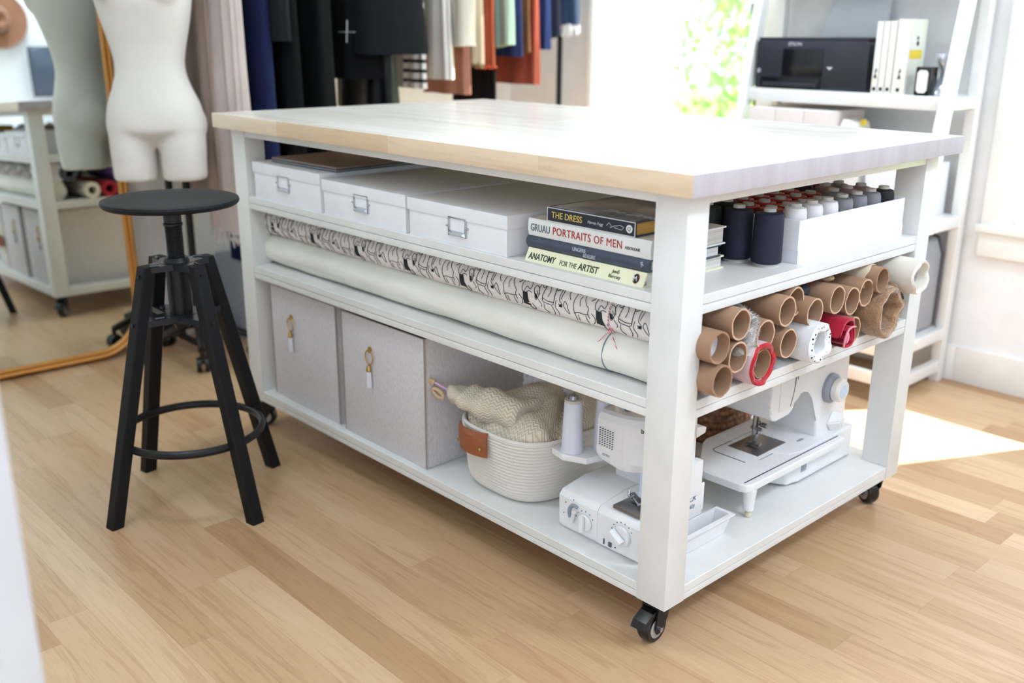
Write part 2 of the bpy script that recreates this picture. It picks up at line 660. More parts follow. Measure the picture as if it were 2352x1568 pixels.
def caster(x, y, rz, brake=True):
    e = Matrix.Translation(Vector((x, y, 0)) - toff) @ Matrix.Rotation(rz, 4, 'Z')

    def done(nm, bm, m_, par=None):
        bmesh.ops.transform(bm, matrix=e, verts=bm.verts)
        return link(nm, bm, m_, par or t)
    b = bmesh.new()
    box(b, -.026, .026, -.022, .022, ZB - .005, ZB - .0005, bev=.001)
    cyl(b, (0, 0, ZB - .005), (0, 0, ZB - .014), .017, .019)
    for s in (-1, 1):
        prism(b, [(-.018, ZB - .012), (.018, ZB - .012), (.026, .036), (.020, .022), (.008, .022), (-.012, .05)], s * .0185 - .0015, s * .0185 + .0015, 'Y')
    box(b, -.018, .018, -.019, .019, ZB - .017, ZB - .012)
    fork = done('caster_fork', b, BLACKM)
    b = bmesh.new()
    lathe(b, [(.010, -.014), (.028, -.014), (.031, -.008), (.031, .008), (.028, .014), (.010, .014)], (.012, 0, .031), 32, axis='Y')
    wh = done('caster_wheel', b, BLACKP)
    b = bmesh.new()
    lathe(b, [(.019, -.0150), (.021, -.0142), (.021, .0142), (.019, .0150)], (.012, 0, .031), 28, axis='Y')
    done('wheel_hub', b, mat('hub_grey', (170, 165, 158), .4), wh)
    b = bmesh.new()
    cyl(b, (.012, -.0245, .031), (.012, .0245, .031), .005)
    done('axle_bolt', b, CHROME, wh)
    if brake:
        b = bmesh.new()
        prism(b, [(-.006, .074), (.03, .070), (.052, .058), (.06, .044), (.056, .042), (.046, .055), (.028, .062), (-.006, .062)], -.016, .016, 'Y', bev=.001)
        done('brake_pedal', b, BLACKP)


caster(-.045, .034, R(272))
caster(-.045, W - .035, R(150), True)
caster(-L + .04, .035, R(215))
caster(-L + .04, W - .035, R(100))

# ------------------------------------------------------------------ stool
SC = Vector((-1.233, -.342, 0))
t = thing('bar_stool', 'round black swivel bar stool with four splayed legs and foot ring', 'stool', SC)
b = bmesh.new()
lathe(b, [(.02, .742), (.150, .746), (.1545, .750), (.156, .755), (.1545, .760), (.150, .7615), (.11, .7605), (.02, .7595)], n=64)
link('seat', b, BLACKW, t)
b = bmesh.new()
lathe(b, [(.028, .742), (.028, .735), (.021, .733), (.0205, .705), (.0225, .703), (.0225, .698), (.0195, .696), (.0195, .60)], n=28)
for k in range(28):
    z = .602 + k * .0034
    lathe(b, [(.0195, z), (.0208, z + .0012), (.0195, z + .0024)], n=20)
link('seat_post', b, BLACKM, t)
b = bmesh.new()
cyl(b, (0, 0, .462), (0, 0, .612), .027, n=28)
cyl(b, (0, 0, .448), (0, 0, .462), .017, .022, n=20)
cyl(b, (0, 0, .606), (0, 0, .622), .034, .026, n=28)
link('sleeve', b, BLACKM, t)
feet = [(-1.201, -.578), (-1.47, -.376), (-.995, -.309), (-1.265, -.104)]
feet = [Vector((fx, fy, 0)) - SC for fx, fy in feet]
legtop, lz = .079, .612
for zc, rr in ((.604, .082), (.478, .104)):
    b = bmesh.new()
    for fv in feet:
        d = fv.normalized()
        s = Vector((-d.y, d.x, 0))
        p = [s * .03 + d * .02, s * .016 + d * rr, -s * .016 + d * rr, -s * .03 + d * .02]
        loft(b, [[q + Vector((0, 0, zc - .007)) for q in p], [q + Vector((0, 0, zc + .007)) for q in p]])
        path(b, [s * .014 + d * .055 + Vector((0, 0, zc + .008)), s * .008 + d * .075 + Vector((0, 0, zc + .008))], .003, 8)
    cyl(b, (0, 0, zc - .008), (0, 0, zc + .008), .040, n=28)
    link('bracket_plate', b, mat('stool_bracket', (46, 48, 54), .3, metal=.4), t)
for fv in feet:
    d = fv.normalized()
    b = bmesh.new()
    bar(b, d * legtop + Vector((0, 0, lz)), d * (fv.length - .008) + Vector((0, 0, .004)), .034, .030, up=d, bev=.003)
    # flat ends
    for v in b.verts:
        if v.co.z < .05:
            k = (v.co.z - 0) / 1
            v.co -= (Vector((d.x * (fv.length - legtop), d.y * (fv.length - legtop), -lz)).normalized()) * (-k / (lz / math.hypot(lz, fv.length - legtop)))
        elif v.co.z > .5:
            k = (v.co.z - lz)
            v.co += (Vector((d.x * (fv.length - legtop), d.y * (fv.length - legtop), -lz)).normalized()) * (k / (lz / math.hypot(lz, fv.length - legtop)))
    lg = link('leg', b, BLACKW, t, smooth=0)
    for zc in (.59, .48):
        b = bmesh.new()
        f_ = 1 - zc / lz
        p = d * (legtop + (fv.length - legtop) * f_) + Vector((0, 0, zc))
        cyl(b, p + d * .012, p + d * .0185, .0045, n=12)
        link('screw', b, BLACKM, lg)
b = bmesh.new()
path(b, [(.170 * cos(a * PI / 32), .170 * sin(a * PI / 32), .183) for a in range(64)], .0085, 10, True)
for v in b.verts:
    v.co.z = .183 + (v.co.z - .183) * 1.2
link('foot_ring', b, BLACKM, t)

# ------------------------------------------------------------------ leaning mirror
MQ = Vector((-2.47, 0, 0))
t = thing('floor_mirror', 'full length gold framed mirror with rounded corners leaning on the wall', 'mirror', MQ)
t.rotation_euler = (Matrix.Rotation(R(-1.5), 3, 'Z') @ Matrix.Rotation(R(-2.0), 3, 'Y')).to_euler()
MIR = bpy.data.materials.new('mirror_glass')
MIR.use_nodes = True
pb = MIR.node_tree.nodes['Principled BSDF']
pb.inputs['Base Color'].default_value = (.84, .90, .87, 1)
pb.inputs['Metallic'].default_value = 1
pb.inputs['Roughness'].default_value = .0


def rrect(y0, y1, z0, z1, r, n=10):
    out = []
    for cy, cz, a0 in ((y1 - r, z0 + r, -90), (y1 - r, z1 - r, 0), (y0 + r, z1 - r, 90), (y0 + r, z0 + r, 180)):
        for k in range(n + 1):
            a = R(a0 + 90 * k / n)
            out.append((cy + r * cos(a), cz + r * sin(a)))
    return out


MO = rrect(-.86, .058, .008, 1.82, .17)
MI = rrect(-.86 + .03, .058 - .03, .038, 1.79, .14)
b = bmesh.new()
n = len(MO)
prof = [(0, -.022), (0, .008), (.25, .014), (.5, .008), (.75, .012), (1, .004), (1, -.022)]
rings = []
for i in range(n):
    (oy, oz), (iy, iz) = MO[i], MI[i]
    rings.append([Vector((h, oy + (iy - oy) * f_, oz + (iz - oz) * f_)) for f_, h in prof])
vr = [[b.verts.new(p) for p in g] for g in rings]
for i in range(n):
    A, Bq = vr[i], vr[(i + 1) % n]
    for k in range(len(prof)):
        b.faces.new((A[k], A[(k + 1) % len(prof)], Bq[(k + 1) % len(prof)], Bq[k]))
link('mirror_frame', b, GOLD, t)
b = bmesh.new()
prism(b, [(y_, z_) for y_, z_ in MI], -.004, 0, 'X')
link('mirror_glass', b, MIR, t, smooth=0)

# ------------------------------------------------------------------ dress form
MC = Vector((-2.20, .062, 0))
t = thing('dress_form', 'off-white female dress form with leg stumps on a black wheeled stand', 'mannequin', MC, rz=R(-36))
# local: +x front, y across
DF = mat('dress_form_jersey', (226, 221, 212), .85, bump=(500, .12))
rows = [  # z, half width(y), half depth(x), x centre
    (.690, .160, .096, .0), (.76, .165, .105, .0), (.83, .167, .112, -.004), (.87, .163, .112, -.004), (.91, .154, .104, .0), (.96, .131, .09, .006),
    (1.00, .117, .083, .008), (1.04, .114, .082, .008), (1.09, .124, .09, .006), (1.15, .140, .104, .008), (1.22, .155, .122, .014), (1.29, .163, .128, .02),
    (1.35, .167, .112, .008), (1.41, .168, .092, -.006), (1.455, .150, .074, -.012), (1.485, .095, .060, -.014), (1.50, .056, .052, -.010), (1.56, .050, .050, -.004), (1.60, .050, .050, 0)]
b = bmesh.new()
rings = []
for z, hw, hd in ((.772, .03, .03), (.785, .062, .052), (.80, .105, .075), (.815, .140, .095)):
    rings.append([Vector((hd * cos(a), hw * sin(a), z)) for a in [2 * PI * i / 48 for i in range(48)]])
for z, hw, hd, xc in rows:
    if z < .80:
        continue
    hw *= .94
    rings.append([Vector((xc + hd * math.copysign(abs(cos(a)) ** .9, cos(a)), hw * math.copysign(abs(sin(a)) ** .9, sin(a)), z)) for a in [2 * PI * i / 48 for i in range(48)]])
loft(b, rings)
for s in (-1, 1):
    lr = [(.665, .0705, .083, .0775, 0), (.72, .0715, .088, .078, 0), (.77, .0735, .092, .0785, -.002), (.82, .074, .092, .0785, -.004), (.87, .066, .082, .075, -.004), (.91, .045, .06, .07, 0)]
    rings = [[Vector((xc + hd * cos(a), s * yc + hw * sin(a), z)) for a in [2 * PI * i / 36 for i in range(36)]] for z, hw, hd, yc, xc in lr]
    loft(b, rings)
for s in (-1, 1):
    bmesh.ops.create_uvsphere(b, u_segments=20, v_segments=12, radius=.062, matrix=Matrix.Translation((.085, s * .072, 1.27)) @ Matrix.Diagonal((1, 1, 1.1, 1)))
    bmesh.ops.create_uvsphere(b, u_segments=20, v_segments=12, radius=.085, matrix=Matrix.Translation((-.045, s * .07, .84)))
o = link('torso', b, DF, t)
remesh(o, .006, 22)
b = bmesh.new()
lathe(b, [(.03, 1.585), (.052, 1.59), (.052, 1.605), (.03, 1.612), (.012, 1.63), (.016, 1.65), (.008, 1.665)], n=32)
link('neck_cap', b, mat('dark_cap', (70, 60, 54), .5), t)
px_, py_ = -.156, .045
b = bmesh.new()
cyl(b, (px_, py_, .11), (px_, py_, 1.18), .013, n=20)
path(b, [(px_, py_, 1.17), (px_ + .05, py_ - .02, 1.18), (-.03, .01, 1.18)], .012, 12)
cyl(b, (px_, py_, .12), (px_, py_, .34), .017, n=20)
link('stand_pole', b, BLACKM, t)
for k in range(5):
    a = R(12 + 72 * k)
    d = Vector((cos(a), sin(a), 0))
    c = Vector((px_, py_, 0))
    b = bmesh.new()
    path(b, [c + Vector((0, 0, .125)), c + d * .05 + Vector((0, 0, .122)), c + d * .12 + Vector((0, 0, .098)), c + d * .195 + Vector((0, 0, .075))], lambda u_: .019 - .006 * u_, 10)
    ar = link('base_arm', b, BLACKP, t)
    b = bmesh.new()
    e = c + d * .197
    cyl(b, e + Vector((0, 0, .052)), e + Vector((0, 0, .082)), .008)
    s = Vector((-d.y, d.x, 0))
    for q in (-1, 1):
        cyl(b, e + s * q * .006 + Vector((0, 0, .027)), e + s * q * .022 + Vector((0, 0, .027)), .026, n=24)
    box(b, e.x - .012, e.x + .012, e.y - .012, e.y + .012, .03, .056, bev=.003)
    link('caster', b, BLACKP, ar)

# ------------------------------------------------------------------ things on the upper shelf
LID = mat('white_lid_board', (240, 241, 245), .6)


def storage_box(x0, x1, y0, y1, z1, label, hx, hz):
    t = thing('storage_box', label, 'box', ((x0 + x1) / 2, (y0 + y1) / 2, S1), group='white lidded storage boxes')
    off = t.location
    lz_ = z1 - .028
    link('body', B(x0 + .004, x1 - .004, y0 + .003, y1 - .003, S1, z1 - .004, bev=.001), BOXW, t, off)
    b = B(x0, x1, y0, y1, lz_, z1, bev=.0012)
    link('lid', b, LID, t, off)
    b = bmesh.new()
    w_, h_ = .030, .021
    yf = y0 + .003
    for a in ((-w_, -w_ + .0045, -h_, h_ - .0036), (w_ - .0045, w_, -h_, h_ - .0036), (-w_, w_, h_ - .0035, h_)):
        box(b, hx + a[0], hx + a[1], yf - .0035, yf, hz + a[2], hz + a[3], bev=.0008)
    path(b, [(hx - w_, yf - .002, hz), (hx - w_ - .006, yf - .002, hz)], .0025)
    path(b, [(hx + w_, yf - .002, hz), (hx + w_ + .006, yf - .002, hz)], .0025)
    loft(b, [[Vector((hx - w_ + .001, yf - .001, hz - h_)), Vector((hx + w_ - .001, yf - .001, hz - h_)), Vector((hx + w_ - .008, yf - .009, hz - h_ + .006)), Vector((hx - w_ + .008, yf - .009, hz - h_ + .006))],
             [Vector((hx - w_ + .001, yf - .0005, hz - h_ + .011)), Vector((hx + w_ - .001, yf - .0005, hz - h_ + .011)), Vector((hx + w_ - .008, yf - .008, hz - h_ + .0085)), Vector((hx - w_ + .008, yf - .008, hz - h_ + .0085))]])
    h = link('label_holder', b, CHROME, t, off)
    link('label_card', B(hx - w_ + .005, hx + w_ - .005, yf - .0012, yf - .0002, hz - h_ + .009, hz + h_ - .004), BOXW, h)
    return t


storage_box(-1.475, -1.137, .004, .50, .797, 'white lidded box with metal label holder, leftmost on the top shelf', -1.318, .752)
storage_box(-1.130, -.785, .004, .48, .786, 'middle white lidded box between two others on the top shelf', -.962, .745)
storage_box(-.778, -.447, .004, .47, .784, 'white lidded box with metal label holder beside the stack of books', -.605, .7395)
t = thing('laptop', 'thin grey-brown closed laptop lying on the leftmost white box', 'laptop', (-1.28, .23, .797), rz=R(2))
link('base', B(-.15, .15, -.19, .19, 0, .008, bev=.003), mat('laptop_grey', (120, 128, 136), .35, metal=.6), t)
link('lid', B(-.15, .15, -.19, .19, .0085, .014, bev=.0025), mat('laptop_lid', (146, 132, 122), .4, metal=.4), t)

# books
SPINE_D = mat('ink_navy_cover', (28, 34, 48), .35)
YEL = mat('gold_lettering', (222, 198, 104), .5)
CREAMC = mat('pale_yellow_cover', (238, 236, 200), .5)
SLATE = mat('slate_cloth', (62, 72, 92), .35, vary=((54, 64, 82), 60, (1, 1, 1)))
WCOV = mat('white_cover', (234, 234, 230), .35)
GRN = mat('dark_green_ink', (52, 66, 54), .6)
REDI = mat('red_ink', (176, 46, 38), .6)
TEALI = mat('slate_ink', (88, 112, 124), .6)
BLKI = mat('black_ink', (28, 28, 30), .6)
SILV = mat('silver_ink', (200, 206, 216), .4)


def book(name, x0, x1, y0, y1, z0, z1, cover, label, bend=0, pages=PAPER, skew=0.0):
    t = thing(name, label, 'book', ((x0 + x1) / 2, (y0 + y1) / 2, z0), group='art books stacked on the top shelf')
    off = t.location
    c = .003
    b = bmesh.new()
    n = 8
    prof = []
    for k in range(n + 1):
        u_ = k / n
        prof.append((y0 - bend * sin(u_ * PI) + skew * (1 - u_) * -1, z0 + (z1 - z0) * u_))
    prof += [(y1, z1), (y1, z1 - c), (y0 + .004, z1 - c), (y0 + .004 - skew, z0 + c), (y1, z0 + c), (y1, z0)]
    prism(b, prof, x0, x1, 'X')
    link('cover', b, cover, t, off)
    link('pages', B(x0 + .004, x1 - .004, y0 + .003, y1 - .004, z0 + c, z1 - c), pages, t, off)
    return t, off


t, off = book('art_book', -.410, -.104, .030, .262, S1, .7245, CREAMC, 'pale yellow anatomy book at the bottom of the stack', skew=.012)
zt = S1 + .0055
text('title', 'ANATOMY', .0185, (-.402, .0202, zt), TILT, GRN, t, off, sx=.80, bold=.0003)
text('title', 'FOR THE', .0145, (-.3165, .0202, zt), TILT, GRN, t, off, sx=.78)
text('title', 'ARTIST', .0185, (-.2665, .0202, zt), TILT, GRN, t, off, sx=.86, bold=.0003)
text('author_name', 'Jen\u0151\nBarcsay', .0095, (-.174, .0238, zt + .0085), TILT, GRN, t, off, align='CENTER')
b = bmesh.new()
lathe(b, [(.001, -.0004), (.0085, -.0004), (.0085, 0), (.001, 0)], (-.124, .0238, zt + .0075), 24, axis='Y')
for v in b.verts:
    v.co.x = -.124 + (v.co.x + .124) * .85
    v.co.y += (v.co.z - zt - .0075) * .47
lg = link('publisher_mark', b, REDI, t, off)
b = bmesh.new()
lathe(b, [(.001, -.0004), (.0078, -.0004), (.0078, 0), (.001, 0)], (-.124, .0233, zt + .0075), 24, axis='Y')
for v in b.verts:
    v.co.x = -.124 + (v.co.x + .124) * .85
    v.co.y += (v.co.z - zt - .0075) * .47
link('oval', b, BLKI, lg, off)
text('letter', 'M', .013, (-.1295, .0204, zt + .0028), TILT @ Matrix.Rotation(R(12), 3, 'Z'), WCOV, lg, off, sx=.9)

t, off = book('art_book', -.415, -.100, .032, .245, .7250, .7485, SLATE, 'dark slate lingerie book with silver lettering, second from the bottom', bend=.006)
text('title', 'LINGERIE', .0105, (-.286, .0253, .7375), FRONT, SILV, t, off, sx=.82)
text('title', '&DESIRE', .0105, (-.258, .0253, .7290), FRONT, SILV, t, off, sx=.82)
text('publisher_mark', 'R', .0125, (-.1155, .0253, .7335), FRONT @ Matrix.Rotation(R(35), 3, 'Z'), SILV, t, off, shear=.4)

t, off = book('art_book', -.413, -.098, .032, .255, .7490, .7835, WCOV, 'thick white portraits book with red title, under the dark top book', bend=.003)
text('title', 'GRUAU', .0205, (-.405, .0285, .7595), FRONT, TEALI, t, off, sx=.78, bold=.0001)
text('title', 'PORTRAITS OF MEN', .0212, (-.3435, .0285, .7595), FRONT, REDI, t, off, sx=.88, spacing=1.08)
text('publisher_name', 'ASSOULINE', .0078, (-.158, .0285, .7608), FRONT, BLKI, t, off, sx=.9)

GOLDP = mat('gold_page_edges', (206, 160, 62), .5, vary=((180, 130, 40), 160, (.1, .1, 6)))
t, off = book('art_book', -.360, -.136, .030, .235, .7840, .8120, SPINE_D, 'small dark blue dress book with gold page edges, topmost of the stack', pages=GOLDP)
b = bmesh.new()
for a in ((-.360, -.136, .7840, .7858), (-.360, -.136, .8102, .8120), (-.360, -.3582, .7859, .8101), (-.1378, -.136, .7859, .8101)):
    box(b, a[0], a[1], .0292, .0305, a[2], a[3])
link('spine_border', b, mat('border_white', (205, 208, 212), .5), t, off)
text('title', 'THE DRESS', .0172, (-.3475, .0292, .7925), FRONT, YEL, t, off, sx=.97, bold=.0001)
text('author_name', 'Marnie Fogg', .0078, (-.253, .0292, .7945), FRONT, SILV, t, off, shear=.35)
b = bmesh.new()
lathe(b, [(.001, -.0004), (.0075, -.0004), (.0075, 0), (.001, 0)], (-.150, .0297, .7980), 24, axis='Y')
qm = link('publisher_mark', b, WCOV, t, off)
text('letter', 'Q', .010, (-.1545, .0291, .7948), FRONT, BLKI, qm, off)
b = bmesh.new()
path(b, [(-.205, .0296, .797), (-.199, .0296, .803), (-.193, .0296, .798), (-.196, .0296, .794), (-.186, .0296, .7985), (-.172, .0296, .8015), (-.163, .0296, .799), (-.168, .0296, .7935), (-.186, .0296, .7955)], .0006, 5)
link('dress_drawing', b, SILV, t, off)
b = bmesh.new()
box(b, -.352, -.142, .036, .228, .8121, .8126)
link('cover_picture', b, mat('cover_photo', (232, 230, 228), .6, vary=((118, 124, 132), 7, (1, 1, 1))), t, off)
text('cover_title', 'The Dress', .034, (-.265, .075, .8127), Matrix.Identity(3), SILV, t, off, shear=.4)

# spools
RIM = mat('red_rim', (186, 52, 40), .45)
SPN = {}


def spool(x, y, z0, kind, label, group):
    """a cone of thread: thread, core (and for some a red top flange)"""
    if kind in SPN:
        o = copy_tree(SPN[kind])
        o.location = (x, y, z0)
        o['label'] = label
        o['group'] = group
        return o
    t = thing('thread_spool', label, 'spool', (x, y, z0), group=group)
    colr = {'navy': NAVYT, 'white': WHT}.get(kind.split('_')[0])
    if colr is None:
        rgb = {'grey': (132, 134, 138), 'black': (24, 24, 27), 'red': (150, 40, 36), 'olive': (128, 128, 106), 'plum': (62, 50, 72), 'mauve': (150, 128, 124), 'green': (34, 44, 44), 'bigred': (150, 40, 36)}[kind.split('_')[0]]
        colr = mat('thread_' + kind.split('_')[0], rgb, .7, bump=(300, .3, (1, 1, 4)))
    tall = 'tall' in kind
    b = bmesh.new()
    if tall:
        pr_ = [(.020, .006), (.0295, .008), (.0300, .014), (.0285, .095), (.0270, .104), (.012, .107)]
    elif 'rim' in kind:
        pr_ = [(.018, .005), (.024, .008), (.024, .014), (.0215, .082), (.020, .090), (.012, .092)]
    else:
        pr_ = [(.018, .005), (.0262, .008), (.0262, .016), (.0232, .092), (.0208, .101), (.012, .104)]
    b2 = []
    for (r0, h0), (r1, h1) in zip(pr_, pr_[1:]):
        k_ = max(1, int((h1 - h0) / .003))
        for i in range(k_):
            f_ = i / k_
            b2.append((r0 + (r1 - r0) * f_ + (.0003 if (len(b2) % 2) else 0), h0 + (h1 - h0) * f_))
    b2.append(pr_[-1])
    lathe(b, b2, n=28)
    link('thread', b, colr, t)
    b = bmesh.new()
    H = pr_[-1][1]
    lathe(b, [(.026 if tall else .021, 0), (.024 if tall else .019, .0055), (.010, .0065), (.010, H - .004), (.0125, H - .003), (.0115, H + .006)], n=24)
    link('core', b, mat('core_grey', (196, 196, 190) if 'tall' in kind or 'white' in kind else (150, 142, 140), .5), t)
    if 'rim' in kind:
        b = bmesh.new()
        lathe(b, [(.013, H - .004), (.0235, H - .004), (.0245, H - .001), (.0235, H + .001), (.0135, H - .001)], n=32)
        link('top_flange', b, RIM, t)
    SPN[kind] = t
    return t


g = 'cone thread spools in and beside the white tray'
spool(-.062, .345, S1, 'navy_tall', 'tall navy thread cone nearest the room, outside the white tray', g)
spool(-.128, .338, S1, 'navy_tall', 'tall navy thread cone behind the nearest navy one, outside the tray', g)
spool(-.192, .320, S1, 'green_tall', 'tall dark green thread cone deepest on the shelf beside the books', g)
spool(-.190, .385, S1, 'black_tall', 'tall black thread cone behind the two navy cones', g)
TX0, TX1, TY0, TY1 = -.262, -.026, .398, .836
t = thing('thread_tray', 'white open tray holding rows of thread spools on the top shelf', 'tray', ((TX0 + TX1) / 2, (TY0 + TY1) / 2, S1))
b = bmesh.new()
box(b, TX0 + .0032, TX1 - .0032, TY0 + .0032, TY1 - .0032, S1, S1 + .004)
for a in ((TX0, TX0 + .003, TY0 + .0031, TY1 - .0031), (TX1 - .003, TX1, TY0 + .0031, TY1 - .0031), (TX0, TX1, TY0, TY0 + .003), (TX0, TX1, TY1 - .003, TY1)):
    box(b, *a, S1 + .0, S1 + .087, bev=.0008)
link('tray_body', b, BOXW, t, t.location)
b = bmesh.new()
for a in ((TX1 + .0001, TX1 + .0012, TY0 - .001, TY1 + .001), (TX0 - .0012, TX1 + .0012, TY0 - .0012, TY0 - .0001)):
    box(b, *a, S1 + .0002, S1 + .028)
link('lower_band', b, BOXW, t, t.location)
rowk = [['white', 'white', 'white', 'grey', 'grey', 'grey', 'black'],
        ['olive_rim', 'white_rim', 'mauve_rim', 'olive_rim', 'grey', 'mauve', 'mauve'],
        ['red_rim', 'red_rim', 'red_rim', 'plum_rim', 'plum_rim', 'mauve', 'grey'],
        ['red_rim', 'plum_rim', 'red_rim', 'plum_rim', 'red_rim', 'plum', 'red']]
ordw = ['nearest the books end', 'second from the books end', 'third from the books end', 'in the middle', 'third from the far end', 'second from the far end', 'at the far end']
roww = ['front row', 'second row', 'third row', 'back row']
cw = {'white': 'white', 'grey': 'grey', 'black': 'black', 'olive': 'olive', 'mauve': 'mauve', 'red': 'dark red', 'plum': 'plum'}
for i, rk in enumerate(rowk):
    for j, kd in enumerate(rk):
        c0 = cw[kd.split('_')[0]]
        lab = '%s thread spool%s, tray %s, %s' % (c0, ', red rim' if 'rim' in kd else '', roww[i], ordw[j])
        zz = S1 + .0045
        spool(-.0575 - i * .0555, .4295 + j * .0605, zz, kd, lab, g)

# ------------------------------------------------------------------ fabric rolls on the middle shelf
OFFW = mat('ivory_batting', (236, 234, 222), .95, bump=(18, .35, (1, 3, 3)), vary=((230, 228, 214), 12, (1, 1, 1)))
CANV = mat('printed_canvas', (240, 235, 230), .9, bump=(30, .25, (1, 3, 3)))
INK = mat('print_ink', (34, 38, 42), .8)


def roll(x0, x1, yc, zc, r, rough=.002, seed=0, n=40, step=.02):
    b = bmesh.new()
    rings = []
    K = int((x1 - x0) / step)
    for k in range(K + 1):
        x = x0 + (x1 - x0) * k / K
        g_ = []
        for i in range(n):
            a = 2 * PI * i / n
            rr = r + rough * noise.noise(Vector((x * 9 + seed, cos(a) * 1.3, sin(a) * 1.3)))
            g_.append(Vector((x, yc + rr * cos(a), zc + rr * sin(a))))
        rings.append(g_)
    loft(b, rings)
    return b


YW, ZW, RW = .079, S2 + .0415, .041
t = thing('fabric_roll', 'long ivory batting roll lying along the front of the middle shelf', 'fabric roll', (-.8, YW, S2))
link('fabric', roll(-1.535, -.072, YW, ZW, RW, .0035, 3), OFFW, t, t.location)
b = bmesh.new()
path(b, [(-.212, YW + (RW + .001) * cos(a * PI / 20), ZW + (RW + .001) * sin(a * PI / 20)) for a in range(40)], .0011, 6, True)
link('elastic_tie', b, mat('blue_grey_tie', (110, 130, 142), .7), t, t.location)
link('cardboard_core', hollow(bmesh.new(), -.073, .035, (.084, ZW), .030, .0265, rough=.001), CARD, t, t.location)

YP, ZP, RP = .086, S2 + .1185, .0400
t = thing('fabric_roll', 'cream canvas roll printed with black line drawn figures, above the ivory roll', 'fabric roll', (-.8, YP, ZP - RP))
b = roll(-1.545, -.072, YP, ZP, RP, .002, 9)


def cpt(s, tt, lift=.0012):
    a = tt / RP
    return Vector((s, YP - (RP + lift) * cos(a), ZP + (RP + lift) * sin(a)))


nb = len(b.faces)
b.faces.ensure_lookup_table()


def line(pts, r=.0006):
    dense = []
    P_ = [pts[0]] + list(pts) + [pts[-1]]
    for p0, p1, p2, p3 in zip(P_, P_[1:], P_[2:], P_[3:]):
        for k in range(4):
            h = k / 4
            dense.append(tuple(.5 * (2 * p1[c] + (p2[c] - p0[c]) * h + (2 * p0[c] - 5 * p1[c] + 4 * p2[c] - p3[c]) * h * h + (3 * p1[c] - p0[c] - 3 * p2[c] + p3[c]) * h ** 3) for c in (0, 1)))
    dense.append(pts[-1])
    path(b, [cpt(*p) for p in dense], r, 4)


def blob(pts):
    """filled ink patch between a left chain and a right chain"""
    Lc, Rc = pts
    rows_ = []
    for (a, c) in zip(Lc, Rc):
        rows_.append([cpt(a[0] + (c[0] - a[0]) * k / 4, a[1] + (c[1] - a[1]) * k / 4, .0012) for k in range(5)])
    loft(b, rows_, close=False)


